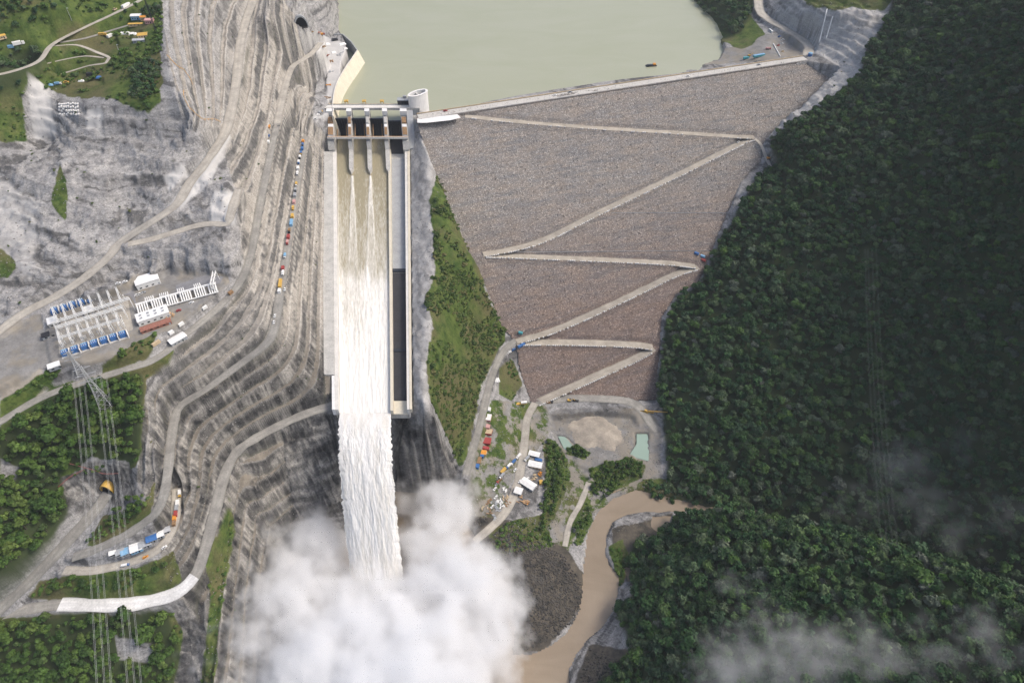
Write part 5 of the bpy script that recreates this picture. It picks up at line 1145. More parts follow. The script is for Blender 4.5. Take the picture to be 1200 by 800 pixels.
# --- vehicles parked along the bench road left of the spillway
GB = 'vehicles and containers parked along the bench road'
def bd(v): return turn(343, v, -2.4, 18)
BENCH = [(356,167,'c','orange_paint',4,'orange container at the top end of the bench row'),(355.6,171.6,'t','dark_steel','blue_paint','dark cab truck with blue box second from the top of the bench row'),(355,176,'c','blue_paint',6,'blue container below the dark cab truck near the top of the bench row'),
 (353.6,181,'t','yellow_paint','blue_paint','yellow cab truck with blue box on the upper bench row'),(352.4,186,'t','dark_steel','white_paint','dark cab truck with white box on the upper bench row'),(351,192,'t','blue_paint','white_paint','blue cab truck with white box on the upper bench row'),(350,198.5,'c','white_paint',6,'white container just above the white box truck with white cab'),(349.4,205,'t','white_paint','white_paint','all white box truck at the foot of the upper bench group'),
 (348,217.5,'t','white_paint','yellow_paint','white cab truck with yellow box below the gap in the bench row'),(347.2,224.5,'t','dark_steel','grey_sheet','dark cab truck with grey box on the bench row'),(346.5,230.5,'c','grey_sheet',7,'grey container above the pink one on the bench row'),(345.4,238,'c','pink_sheet',6,'pink container on the bench row'),(344.2,245.5,'t','yellow_paint','yellow_paint','all yellow box truck below the pink container'),
 (343.4,254.5,'c','yellow_paint',6,'yellow container just above the large blue one'),(342.3,262.5,'c','light_blue_paint',11,'long light blue container in the middle of the bench row'),(340,272.5,'t','dark_steel','rusty_steel','dark cab truck with rusty load below the long blue container'),(338.9,279.5,'c','red_paint',6,'red container below the rusty loaded truck'),(337.7,286,'t','red_paint','pink_sheet','red cab truck with pink box on the bench row'),
 (335,302,'t','white_paint','light_blue_paint','white cab truck with pale blue box alone on the lower bench'),(332.4,316,'c','red_paint',5,'small red container on the lower bench'),(332.6,322,'t','white_paint','white_paint','white truck below the small red container'),(329.4,334,'c','yellow_paint',12,'long yellow container at the lower end of the bench row'),(328.6,343,'c','white_paint',5,'white container at the foot of the long yellow one')]
for e in BENCH:
    u, v = e[0] - 0.5, e[1]
    if e[2] == 'c': container(u, v, bd(v), e[3], e[5], e[4], 2.9, 2.8, GB)
    else: truck(u, v, bd(v), e[3], e[4], e[5], GB, 0.92)
car(334, 340, bd(340), 'white_paint', 'white pickup beside the long yellow container on the bench', GB); car(322.5, 371, bd(371), 'white_paint', 'upper of two white pickups where the bench road bends', GB); car(321.5, 379, bd(379), 'white_paint', 'lower of two white pickups where the bench road bends', GB)
truck(316.4, 152, turn(316, 152, -2, 12), 'orange_paint', 'orange_paint', 'orange truck on the narrow upper bench road left of the spillway', None, .8); car(315.4, 160, turn(316, 152, -2, 12), 'blue_paint', 'blue car below the orange truck on the narrow upper bench'); container(315, 168, turn(316, 152, -2, 12), 'white_paint', 'small white container on the narrow upper bench', 4)

# --- switchyard
YZ = 217.0; YA = turn(120, 380, 33, -11)
def yard(u, v, z=YZ): return P(u, v, z)
def transformer(u, v, label, grp, flip=1):
    o = thing('transformer', label, 'transformer', yard(u, v), YA, grp); MB().box((0, 0, .3), (5.2, 4.4, 3.8)).build('tank', 'blue_paint', o)
    for x in (-2.2, 0, 2.2): MB().box((x, -3.0 * flip, .6), (1.5, 1.2, 3.0)).build('radiator', 'blue_paint', o)
    for x in (-1.5, 0, 1.5): MB().cyl((x, .6 * flip, 4.1), .28, 2.0, 6, .16).build('bushing', 'white_paint', o)
    MB().box((0, 0, 0), (7, 8, .28)).build('plinth', 'concrete', o); m = MB(); m.bar((-2, 1.8, 4.5), (2, 1.8, 4.5), .55, 8); m.build('conservator', 'light_blue_paint', o); return o
UP = [(65,366),(76,362.6),(86,359.2),(96.5,356),(107.4,352.6),(118,349.4),(128.6,346.2),(139,342.8)]; LO = [(77.4,415.6),(89,411.6),(100.4,408),(111.6,404.4),(123,400.8),(134,397.4),(145,394)]
ORD = ['first', 'second', 'third', 'fourth', 'fifth', 'sixth', 'seventh', 'eighth']
for i, (u, v) in enumerate(UP): transformer(u, v, 'blue transformer, %s from the left in the upper row of the switchyard' % ORD[i], 'transformers of the upper switchyard row', 1)
for i, (u, v) in enumerate(LO): transformer(u, v, 'blue transformer, %s from the left in the lower row of the switchyard' % ORD[i], 'transformers of the lower switchyard row', -1)
for row, nm in ((UP, 'upper'), (LO, 'lower')):
    for i in range(len(row)):
        u = row[i][0] + 5.4; v = row[i][1] - 1.6; o = thing('fire_wall', 'pale fire wall right of the %s transformer in the %s switchyard row' % (ORD[i], nm), 'wall', yard(u, v), YA, 'fire walls between the transformers')
        MB().box((0, 0, 0), (.5, 8, 4.2)).build('panel', 'white_concrete', o); MB().box((0, 0, 0), (1.0, 9.4, .5)).build('footing', 'concrete', o)
def gantry(a, b, h, label, grp=None, w=1.6, name='busbar_gantry', r=.20, cols=3, mat='white_paint'):
    """white lattice beam on posts between two places"""
    a = Vector(a); b = Vector(b); o = thing(name, label, 'gantry', a, 0, grp); d = b - a; n = max(3, int(d.length / 5)); nn = Vector((-d.y, d.x, 0)).normalized() * w / 2; up = Vector((0, 0, h)); m = MB()
    for s in (-1, 1):
        for e in (0, 1.4): m.bar(nn * s + up + Vector((0, 0, e)), d + nn * s + up + Vector((0, 0, e)), r)
    for k in range(n):
        p = d * (k / n); q_ = d * ((k + 1) / n); m.bar(p + nn + up, q_ - nn + up, r * .7); m.bar(p - nn + up, p + nn + up, r * .7); m.bar(p + nn + up, q_ + nn + up + Vector((0, 0, 1.4)), r * .7)
    m.build('lattice_beam', mat, o)
    for k in range(cols):
        p = d * (k / (cols - 1)); m = MB()
        for s in (-1, 1): m.bar(p + nn * s * 1.6, p + nn * s + up, r * 1.2)
        m.bar(p + nn * 1.3 + up * .4, p - nn * 1.1 + up * .7, r * .8); m.bar(p - nn * 1.3 + up * .4, p + nn * 1.1 + up * .7, r * .8); m.build('column', mat, o)
    return o
gantry(yard(70, 391), yard(158, 362), 13, 'upper of the two long white lattice gantries across the switchyard', 'long switchyard gantries', 2.4, cols=8, r=.28)
gantry(yard(73, 397), yard(150, 372), 13, 'lower of the two long white lattice gantries across the switchyard', 'long switchyard gantries', 2.4, cols=8, r=.28)
gantry(yard(75, 406), yard(146, 384), 10, 'thinner white gantry between the long gantries and the lower transformers', None, 1.4, cols=7)
for i, (u, v) in enumerate(UP): gantry(yard(u + 2, v + 4), yard(u + 8, v + 21), 10, 'white cross gantry running down from the %s upper transformer' % ORD[i], 'white cross gantries of the upper row', 1.0, 'line_gantry', .2, 3)
for i, (u, v) in enumerate(LO): gantry(yard(u - 1, v - 5), yard(u - 5, v - 19), 9, 'white cross gantry running up from the %s lower transformer' % ORD[i], 'white cross gantries of the lower row', 1.0, 'line_gantry', .2, 3)
g = random.Random(3)
for i in range(56):
    u = g.uniform(72, 150); v = 388 - (u - 72) * .31 + g.choice([-13, -9, 5, 9, 13, 17, 20]) + g.uniform(-1, 1)
    o = thing('insulator_post', 'slim white insulator post on the gravel of the switchyard', 'insulator', yard(u, v), 0, 'white insulator posts of the switchyard'); MB().cyl((0, 0, 0), .3, 3.2, 5, .22).build('support', 'galvanised_steel', o); MB().cyl((0, 0, 3.2), .42, 2.6, 6, .3).build('insulator', 'white_paint', o); MB().box((0, 0, 5.8), (1.6, .35, .35), g.uniform(0, 3)).build('terminal', 'white_paint', o)
def house(u, v, L_, W_, H_, roof, wall, label, z=YZ, ang=None, vents=0, name='building'):
    o = thing(name, label, 'building', yard(u, v, z), YA if ang is None else ang); MB().box((0, 0, 0), (L_, W_, H_)).build('wall', wall, o); MB().box((0, 0, H_ + .02), (L_ + .8, W_ + .8, .5)).build('roof', roof, o); MB().box((0, 0, H_ + .53), (L_ - .6, W_ - .6, .12)).build('roof_sheet', roof, o)
    for k in range(max(2, int(L_ / 6))): MB().box((-L_ / 2 + 3 + k * 5.5, -W_ / 2 - .05, 1.2), (2.2, .1, 1.3)).build('window', 'glass_dark', o)
    MB().box((L_ / 2 - 1.6, -W_ / 2 - .05, 0), (1.4, .1, 2.3)).build('door', 'grey_sheet', o)
    for k in range(vents): MB().box((-L_ / 2 + 4 + (k % 4) * (L_ - 8) / 3, -W_ * .2 + (k // 4) * W_ * .35, H_ + .66), (2.0, 1.4, .9)).build('roof_vent', 'grey_sheet', o)
    return o
house(174, 332, 21, 13, 6, 'white_paint', 'white_paint', 'large white roofed building at the top edge of the switchyard'); house(105, 366, 8, 9, 4, 'white_paint', 'concrete', 'white hut between the upper transformers and the gantries'); house(63.6, 379, 8, 9.5, 4, 'white_paint', 'concrete', 'white hut at the left edge of the switchyard')
house(180.5, 372, 27, 12, 5, 'white_paint', 'white_paint', 'white flat roofed building with roof vents in the middle of the switchyard', vents=8); house(183.5, 383, 26, 6, 2.5, 'brick_red', 'brick_red', 'low brick red annexe below the white vented building'); house(65, 431, 9, 6, 3.5, 'white_paint', 'grey_sheet', 'white hut by the road at the lower left corner of the switchyard', 214); house(55, 395, 6, 6, 3, 'black_sheet', 'grey_sheet', 'black roofed hut on the left rim of the switchyard', 216)
shed(209, 399.5, turn(209, 399, 14, -8), 15, 7.5, 3.5, 'white_paint', 'grey_sheet', 'white gabled tent shed beside the road below the switchyard')
pile(200, 371, YA + 1.2, 8, 6, 'timber', 'stack of orange timber right of the white vented building'); pile(170, 389, YA, 6, 3, 'timber', 'small timber stack left of the brick red annexe')
for (u, v, mt, lb) in ((161, 347, 'white_paint', 'white car left of the large white roofed building'), (165, 345.4, 'white_paint', 'middle white car in front of the large white building'), (168.6, 344, 'grey_sheet', 'grey car in front of the large white building'), (210, 365, 'red_paint', 'red car right of the timber stack in the switchyard'), (225, 355.6, 'white_paint', 'white car below the long slotted switchgear'), (139, 333, 'white_paint', 'white car above the end of the upper transformer row'), (147, 331, 'white_paint', 'pale car on the track above the switchyard')):
    car(u, v, YA, mt, lb)
for (u, v, l, w, mt, lb) in ((203, 394.6, 4.5, 3, 'white_paint', 'small white cabin above the gabled tent shed'), (215, 386, 5, 3, 'white_paint', 'small white cabin up the road from the tent shed'), (185, 406, 7.5, 2.6, 'tan_sheet', 'tan container on the road below the switchyard'), (242, 366, 5, 2.8, 'white_paint', 'white container on the road near the switchyard end'), (271, 344.6, 4.6, 3, 'rusty_steel', 'rusty container where the road rounds the switchyard end')): container(u, v, turn(u, v, 14, -9), mt, lb, l, w)
# long slotted switchgear frame
ga, gb = Vector(yard(162, 366)), Vector(yard(256, 340)); gd = (gb - ga); gang = math.atan2(gd.y, gd.x); gl = gd.length
sw = thing('switchgear', 'long white slotted switchgear frame across the right of the switchyard', 'switchgear', ga, gang)
MB().box((gl / 2, 4.6, 5.2), (gl, 1.6, 1.2)).build('top_beam', 'white_paint', sw); MB().box((gl / 2, -4.6, 1.4), (gl, .8, .8)).build('lower_beam', 'white_paint', sw)
for k in range(34):
    x = 1 + k * (gl - 2) / 33
    if k % 6 == 5: continue
    m = MB(); m.add([(x - .55, -4.2, 1.6), (x + .55, -4.2, 1.6), (x + .55, 3.8, 5.6), (x - .55, 3.8, 5.6), (x - .55, -4.2, 2.1), (x + .55, -4.2, 2.1), (x + .55, 3.8, 6.1), (x - .55, 3.8, 6.1)], [(3, 2, 1, 0), (4, 5, 6, 7), (0, 1, 5, 4), (1, 2, 6, 5), (2, 3, 7, 6), (3, 0, 4, 7)]); m.build('slot_frame', 'white_paint', sw)
for k in range(9): MB().box((2 + k * (gl - 4) / 8, 0, 0), (.6, 8, 1.6)).build('support', 'concrete', sw)
for t_, n_ in ((.12, 5), (.30, 5), (.52, 4), (.73, 4)):
    for k in range(n_): MB().box((gl * t_ + k * 1.7, 9 , 0), (.7, 7.5, 5)).build('outlet_frame', 'white_paint', sw)
gantry(yard(252, 343), yard(255, 328), 10, 'white lattice frame at the right end of the long switchgear', None, 2.5, cols=2, r=.3)
def patch(name, poly, z, mat): m = MB(); w = [P(u, v, z) for u, v in poly]; m.add(w, [tuple(range(len(w)))[::-1]]); return struct(m.build(name, mat))
patch('yard_paving', [(125,343),(152,333),(158,345),(160,358),(152,346),(135,345)], 217.35, 'asphalt'); patch('yard_paving', [(206,334),(245,321),(262,324),(258,332),(206,346)], 217.35, 'asphalt'); patch('yard_gravel', [(66,380),(150,352),(156,386),(70,418)], 217.2, 'dust_path')
tr = thing('cable_trench', 'dark cable trench wall along the foot of the upper transformer row', 'trench', yard(60, 372), 0); m = MB(); q0 = Vector(yard(60, 372)); m.wall([Vector(yard(u, v)) - q0 for u, v in ((60, 361), (100, 348), (142, 335))], .7, 0, 1.2); m.build('wall', 'grey_concrete', tr)

# --- pylon, conductors
def pylon(u, v, h, label, ang=0.0, mat='galvanised_steel', r=.22, name='power_pylon', base=4.5):
    o = thing(name, label, 'pylon', at(u, v), ang)
    lv = [(0, base), (h * .3, base * .62), (h * .55, base * .34), (h * .8, 1.0), (h, .7)]
    for sx in (-1, 1):
        for sy in (-1, 1):
            m = MB(); [m.bar((sx * a, sy * a, z0), (sx * b, sy * b, z1), r) for (z0, a), (z1, b) in zip(lv[:-1], lv[1:])]; m.build('leg', mat, o)
    m = MB()
    for (z0, a), (z1, b) in zip(lv[:-1], lv[1:]):
        for k in range(3):
            f0 = k / 3; f1 = (k + 1) / 3; za, zb = z0 + (z1 - z0) * f0, z0 + (z1 - z0) * f1; ra, rb = a + (b - a) * f0, a + (b - a) * f1
            for s in (-1, 1):
                m.bar((-ra, s * ra, za), (rb, s * rb, zb), r * .6); m.bar((ra, s * ra, za), (-rb, s * rb, zb), r * .6); m.bar((s * ra, -ra, za), (s * rb, rb, zb), r * .6); m.bar((s * ra, ra, za), (s * rb, -rb, zb), r * .6)
    m.build('bracing', mat, o)['kind'] = 'stuff'
    for z, w in ((h * .66, base * 1.9), (h * .8, base * 1.6), (h * .94, base * 1.3)):
        m = MB()
        for s in (-1, 1): m.bar((0, .6, z), (s * w, 0, z + .4), r * .8); m.bar((0, -.6, z), (s * w, 0, z + .4), r * .8); m.bar((0, 0, z + 2.0), (s * w, 0, z + .4), r * .7)
        m.build('cross_arm', mat, o)
    return o
pylon(126, 478, 52, 'tall grey lattice pylon on the wooded slope below the switchyard', .5, r=.17, base=5.0); pylon(96, 438, 26, 'shorter lattice pylon by the road at the lower corner of the switchyard', .5, base=3.2)
def wire(a, b, sag, label, r=.17, grp=None, name='power_line', mat='line_wire'):
    o = thing(name, label, 'power line', a, 0, grp); a = Vector(a); b = Vector(b); m = MB(); n = 24; pt = [(b - a) * (k / n) - Vector((0, 0, sag * 4 * (k / n) * (1 - k / n))) for k in range(n + 1)]
    nn = Vector((-(b - a).y, (b - a).x, 0)).normalized() * .4
    for e in (-1, 1):
        m = MB(); [m.bar(p + nn * e, q_ + nn * e, r, 4) for p, q_ in zip(pt[:-1], pt[1:])]; m.build('cable', mat, o)
    return o
for i, (u0, v0, u1, u2) in enumerate(((85, 434, 112.5, 118), (90.5, 434, 120.5, 128), (97, 434, 127.5, 136), (111, 436, 148, 157), (117.5, 436, 155.5, 166), (124, 436, 163, 174))):
    z0 = 222 if i < 3 else 232; a = P(u0, v0, z0); e = P(u1, 800, 165); f_ = P(u2, 900, 160); wire(a, f_, 6, 'pale twin power cable, %s from the left of the six crossing the lower left' % ORD[i], .06, 'six power cables across the lower left')
for i, (u0, u1) in enumerate(((1017, 1040), (1022, 1046), (1027, 1052), (1014, 1033))):
    wire(P(u0, 292, 235), P(u1, 640, 175), 6, 'thin faint cable running down over the dark forest at right, %s of four' % ORD[i], .035, 'faint cables over the right forest', mat='dull_wire')
def pole(u, v, h, label): o = thing('lamp_post', label, 'post', at(u, v)); MB().cyl((0, 0, -1), .28, h + 1, 6, .18).build('mast', 'galvanised_steel', o); MB().box((.8, 0, h), (2, .4, .3)).build('lamp_head', 'white_paint', o)
pole(88, 33, 14, 'tall grey post on the green slope above the top left road'); pole(141, 64, 10, 'short post below the top left yard'); m_ = thing('lattice_mast', 'tall dark lattice mast at the upper rim of the rock cut', 'mast', at(184, 40)); 
for sx in (-1, 1):
    for sy in (-1, 1): m = MB(); m.bar((sx * .7, sy * .7, 0), (sx * .5, sy * .5, 40), .2); m.build('leg', 'dark_steel', m_)
m = MB(); [m.bar((-.7, -.7, z), (.6, -.6, z + 2), .1) or m.bar((.7, .7, z), (-.6, .6, z + 2), .1) for z in range(0, 40, 2)]; m.build('bracing', 'dark_steel', m_)['kind'] = 'stuff'

# --- camp row by the lower left road
GC = 'sheds of the camp row by the lower left road'
for (u, v, l, w, rf, wl, lb) in ((135, 652, 5, 4, 'white_paint', 'grey_sheet', 'small white shed at the left end of the camp row'), (143, 650, 6.5, 5.5, 'grey_sheet', 'grey_sheet', 'grey shed second from the left in the camp row'), (151.5, 649, 9, 7, 'light_blue_paint', 'grey_sheet', 'pale blue roofed shed left of the big white one in the camp row'), (161.5, 644.5, 9, 8.5, 'white_paint', 'light_blue_paint', 'big white roofed shed in the middle of the camp row'), (172, 641, 9.5, 5.5, 'grey_sheet', 'grey_sheet', 'long grey shed right of the big white one in the camp row'), (181, 636.5, 8, 5.5, 'blue_paint', 'grey_sheet', 'blue roofed shed in the camp row'), (188, 630, 7.5, 5, 'white_paint', 'grey_sheet', 'pale roofed shed right of the blue one in the camp row'), (196, 624.5, 7, 4.5, 'galvanised_steel', 'grey_sheet', 'metal roofed shed at the right end of the camp row')): shed(u, v - 1, turn(u, v, 18, -7), l, w, 3.0, rf, wl, lb, GC)
truck(148, 663, turn(148, 662, 14, -3), 'blue_paint', 'white_paint', 'blue and white truck in front of the camp row', None, .8); car(193, 641.5, turn(193, 641, 9, -6), 'white_paint', 'white car in front of the blue roofed camp shed'); car(171, 653, turn(171, 652, 9, -4), 'orange_paint', 'orange car on the camp road')
truck(211.5, 580, turn(211, 580, 0, 12), 'yellow_paint', 'white_paint', 'white truck with yellow cab at the top of the camp track', None, .9)
for k, (u, v, mt, lb) in enumerate(((208.5, 590, 'white_paint', 'white container on the camp track below the white truck'), (207.6, 596.5, 'grey_sheet', 'grey container on the camp track'), (206.6, 603, 'red_paint', 'red container on the camp track'), (205.6, 608.5, 'orange_paint', 'orange container on the camp track below the red one'), (204.8, 614, 'rusty_steel', 'rusty container at the foot of the camp track'))): container(u, v, turn(206, 600, -1, 12), mt, lb, 5, 2.6)
# tunnel mouth of the lower road
def portal(u, v, w, h, ang, label, arch, depth=10, name='tunnel_portal', z=None):
    p = at(u, v); o = thing(name, label, 'tunnel', p if z is None else P(u, v, z), ang); n = 10; m = MB(); vs = []
    for y in (-1.5, depth):
        for r_ in (1.0, 1.16):
            for k in range(n + 1): a = math.pi * k / n; vs.append((math.cos(a) * w / 2 * r_, y, math.sin(a) * h * r_))
    q_ = n + 1; fs = []
    for k in range(n): fs += [(k, k + 1, q_ + k + 1, q_ + k), (q_ + k, q_ + k + 1, 3 * q_ + k + 1, 3 * q_ + k), (2 * q_ + k + 1, 2 * q_ + k, 3 * q_ + k, 3 * q_ + k + 1), (k + 1, k, 2 * q_ + k, 2 * q_ + k + 1)]
    m.add(vs, fs); m.build('arch_ring', arch, o); m = MB(); m.add([(math.cos(math.pi * k / n) * w / 2, depth - .5, math.sin(math.pi * k / n) * h) for k in range(n + 1)], [tuple(range(n + 1))]); m.build('tunnel_end', 'portal_shadow', o)
    MB().box((0, depth / 2 - 1, -.3), (w * .96, depth, .35)).build('tunnel_floor', 'portal_shadow', o)
    return o
portal(128, 576, 11, 8.5, turn(128, 576, 12, -17) - math.pi / 2, 'tunnel mouth with an arched yellow rim at the end of the lower left road', 'yellow_paint', 14)
portal(354, 34, 17, 15, turn(354, 34, -4, -8) - math.pi / 2, 'dark tunnel mouth in the rock wall beside the reservoir work yard', 'grey_concrete', 3.5)
def fence(uvs, label, mat, h=1.6, name='fence', step=4.0, z=None, cat='fence', rails=2):
    w = [Vector(at(u, v)) for u, v in uvs]; c = catmull([tuple(p) for p in w], step); c[:, 2] = [max(ground(x, y), z_ - 3) for x, y, z_ in c]; o = thing(name, label, cat, c[0]); q0 = Vector(c[0]); c = [Vector(p) - q0 for p in c]
    for p in c: m = MB(); m.bar(p, p + Vector((0, 0, h)), .12); m.build('post', mat, o)
    for k in range(rails):
        m = MB(); e = Vector((0, 0, h * (k + 1) / rails - .1)); [m.bar(a + e, b + e, .16) for a, b in zip(c[:-1], c[1:])]; m.build('rail', mat, o)
    return o
fence([(78, 543), (95, 549), (115, 556), (140, 557)], 'dull pink fence above the tunnel mouth', 'fence_pink', 2.0); fence([(70, 572), (85, 560), (100, 552)], 'dull pink fence on the bank left of the tunnel mouth', 'fence_pink', 2.0)
fence([(216, 108), (218, 120), (227, 132), (237, 141), (259, 145)], 'orange safety netting fence along the upper rock cut', 'orange_net', 2.2, 'safety_fence', 5); fence([(196, 66), (206, 77), (222, 92), (226, 100)], 'orange safety fence high on the rim of the rock cut', 'orange_net', 1.8, 'safety_fence', 5)

# --- camp at the foot of the dam
def tcr(u, v): return turn(u, v, -7, 26)
GL = 'containers along the road under the green slope'
for (u, v, l, w, mt, rf, lb) in ((571.5, 481.5, 5, 3, 'white_paint', None, 'small white container at the upper end of the row under the green slope'), (570, 490.5, 9, 7, 'pink_sheet', 'white_paint', 'big pink and white container block near the upper end of the row'), (569, 501, 5, 6, 'pink_sheet', None, 'dusty pink container in the row under the green slope'), (570.5, 507.5, 7, 8, 'red_paint', 'tan_sheet', 'red container block with tan roof in the row under the green slope'), (569, 518, 8, 8, 'red_paint', None, 'bright red container block in the middle of the row'), (567.5, 526.5, 4, 7, 'red_paint', None, 'narrow red frame container below the bright red block'), (565, 532.5, 6, 6, 'tan_sheet', 'orange_paint', 'orange roofed container low in the row'), (563, 535.6, 4, 4, 'blue_paint', None, 'blue container beside the orange roofed one'), (559.6, 541, 9, 4, 'rusty_steel', None, 'long brown container low in the row'), (557.4, 548, 5, 4, 'blue_paint', None, 'blue container at the lower end of the row')): container(u + 2, v, turn(u, v, -6, 24), mt, lb, l, w, 2.9, GL, rf)
GT = 'vehicles parked along the camp road at the dam toe'
for (u, v, cb, bx, lb, kd) in ((607.5, 535.6, 'white_paint', 'white_paint', 'white truck at the top of the camp vehicle row', 'box'), (601.5, 543, 'white_paint', 'blue_paint', 'white cab truck with blue box in the camp row', 'box'), (596, 547.5, 'blue_paint', 'white_paint', 'blue cab truck with white box in the camp row', 'box'), (588, 559, 'white_paint', 'grey_sheet', 'white truck with grey box below the yellow container', 'box'), (585, 564.5, 'red_paint', 'rusty_steel', 'rusty tipper truck low in the camp row', 'tip'), (617.4, 538.6, 'white_paint', 'grey_sheet', 'white truck beside the first camp shed', 'box')): truck(u, v, turn(u, v, -9, 10), cb, bx, lb, GT, 1.0, 'truck', kd)
container(589.8, 552.5, turn(589, 552, -9, 10), 'yellow_paint', 'yellow container in the vehicle row of the dam toe camp', 8, 3)
for (u, v, mt, lb) in ((580, 573, 'white_paint', 'white car at the lower end of the camp vehicle row'), (582, 568, 'grey_sheet', 'grey car low in the camp vehicle row'), (603.6, 551.8, 'white_paint', 'white car alone in the middle of the camp road'), (618, 561.5, 'white_paint', 'white car above the long white camp roof'), (609, 565, 'white_paint', 'white car at the left of the long white camp roof'), (581, 583, 'white_paint', 'white car among the scrap at the lower camp end'), (577, 594, 'white_paint', 'white van near the lowest scrap of the camp')): car(u, v, turn(u, v, -9, 10), mt, lb, GT, 1.1)
for (u, v, l, w, rf, wl, lb, du, dv) in ((626, 533.5, 12, 6, 'white_paint', 'grey_sheet', 'uppermost white roofed shed of the dam toe camp', 20, 5), (627, 546.5, 15, 7.5, 'white_paint', 'tan_sheet', 'wide white roofed shed below the blue container in the camp', 20, 4), (619, 568.8, 17, 8.5, 'white_paint', 'grey_sheet', 'long white roofed shed lying askew in the camp', 16, 10), (607.5, 577, 8, 7.5, 'white_paint', 'grey_sheet', 'square white roofed shed beside the timber yard', 16, 5)): shed(u, v, turn(u, v, du, dv), l, w, 3.4, rf, wl, lb, 'sheds of the dam toe camp')
container(631, 540, turn(630, 540, 20, 5), 'blue_paint', 'blue container between the two upper white camp sheds', 8, 3.5); container(634, 566, turn(634, 566, 4, 20), 'yellow_paint', 'yellow container at the right rim of the camp', 5, 4)
for (u, v, l, w, mt, lb) in ((627, 560, 7, 8, 'tan_sheet', 'tan stack of crates right of the camp road'), (633, 556, 5, 5, 'orange_paint', 'orange stack of panels at the right of the camp'), (612, 585.5, 15, 10, 'timber', 'broad reddish timber yard below the square camp shed'), (618.5, 589, 4, 4, 'orange_paint', 'small orange stack at the timber yard corner')): pile(u, v, turn(u, v, 16, 6), l, w, mt, lb, None, 9)
for k, (u, v) in enumerate(((572, 588), (579, 590), (586, 588), (592, 583), (575, 600), (582, 597), (588, 593), (568, 595), (594, 590), (578, 606), (590, 575))): pile(u, v, k * .7, 7, 6, ('rusty_steel', 'grey_sheet', 'white_paint', 'tan_sheet')[k % 4], ('rusty', 'grey', 'white', 'tan')[k % 4] + ' scrap heap ' + ('left of the upper row', 'second in the upper row', 'third in the upper row', 'at the road edge of the yard', 'low at the left rim', 'in the middle of the yard', 'in the middle near the road', 'at the far left rim', 'right, beside the camp road', 'lowest of the yard', 'highest, below the vehicle row')[k] + ' of the lower camp yard', 'scrap heaps of the lower camp yard', 5, 'scrap_heap', 'heap', 'scrap_piece')
tarp(582, 446, .3, 7, 7, 'white_paint', 'bright white tarpaulin beside the road under the green slope')
for (u, v, mt, lb) in ((597, 414, 'white_paint', 'white van at the left ramp bend of the dam'), (602, 411, 'blue_paint', 'dark blue van between the white van and the long blue one')): car(u, v, turn(u, v, 14, -8), mt, lb, None, 1.2, 'van', 'van')
container(611, 406.5, turn(611, 406, 14, -7), 'blue_paint', 'long blue container at the left ramp bend of the dam', 10, 2.8); container(610, 391.5, turn(610, 391, 10, 2), 'teal_paint', 'small teal container left of the dam ramp junction', 5, 3)
t_ = thing('trailer', 'long yellow and white trailer at the bottom road junction left of the dam', 'trailer', at(609, 474), turn(609, 474, 18, -2)); MB().box((0, 0, 1.0), (17, 3, 1.2)).build('bed', 'yellow_paint', t_); MB().box((5, 0, 2.22), (7, 2.8, 1.6)).build('load', 'white_paint', t_); MB().box((-8.5, 0, 1.0), (2.2, 2.6, 2.4)).build('cab', 'red_paint', t_)
for x in (-7, -2, 4, 6): MB().wheel((x, -1.3, .5), .5, .4).build('wheel', 'tyre_rubber', t_); MB().wheel((x, 1.3, .5), .5, .4).build('wheel', 'tyre_rubber', t_)
truck(644, 472.5, turn(644, 472, 14, -1), 'dark_steel', 'rusty_steel', 'dark tipper truck on the lowest road at the dam toe', None, 1.0, 'truck', 'tip'); excavator(667, 470, turn(667, 470, 12, 1), 'yellow_paint', 'yellow excavator on the lowest road at the dam toe', 1.1); truck(674.5, 470.5, turn(667, 470, 12, 1), 'dark_steel', 'dark_steel', 'black tipper truck right of the yellow excavator', None, .9, 'truck', 'tip')
cr_ = thing('crane', 'yellow lattice boom crane at the right end of the dam toe', 'crane', at(757, 483), turn(757, 483, 16, 4)); MB().box((0, 0, 0), (5, 3, 1.2)).build('carrier', 'yellow_paint', cr_); MB().box((-.5, 0, 1.3), (3, 2.4, 2)).build('cab', 'yellow_paint', cr_)
for s in (-1, 1):
    for e in (0, 1): m = MB(); m.bar((1, s * .6, 2 + e), (24, s * .4, 9 + e * .6), .16); m.build('boom_chord', 'yellow_paint', cr_)
m = MB(); [m.bar((1 + 23 * k / 10, -.5, 2.4 + 7 * k / 10), (1 + 23 * (k + 1) / 10, .5, 2.6 + 7 * (k + 1) / 10), .12) for k in range(10)]; m.build('boom_lacing', 'yellow_paint', cr_)['kind'] = 'stuff'
cv_ = thing('conveyor', 'second yellow boom lying on the road left of the crane', 'conveyor', at(755, 483), turn(755, 483, 14, 2)); MB().box((3, 0, .5), (16, 1.3, .9)).build('frame', 'yellow_paint', cv_); MB().box((3, 0, 1.42), (15.6, .8, .15)).build('belt', 'tyre_rubber', cv_)
for (u, v, mt, lb, du, dv) in ((816, 299, 'blue_paint', 'blue container where the middle ramp meets the right hillside', 8, 3), (823, 302, 'light_blue_paint', 'pale blue container right of the dark blue one at the ramp end', 8, 3), (824, 306.5, 'red_paint', 'red container at the right end of the middle ramp', 8, 3)): container(u, v, turn(u, v, du, dv), mt, lb, 6, 3)
excavator(900, 187, .3, 'orange_paint', 'orange excavator on the narrow track at the right dam edge', 1.2)
car(865, 167.5, turn(865, 167, -14, 6), 'white_paint', 'white car near the top right ramp bend of the dam'); 
def deck(u, v): return P(u, v, 220.25)
def oncrest(o): 
    x, y, _ = o.location; o.location = (x, y, 220.3); return o
ca = math.atan2(_cd[1], _cd[0])
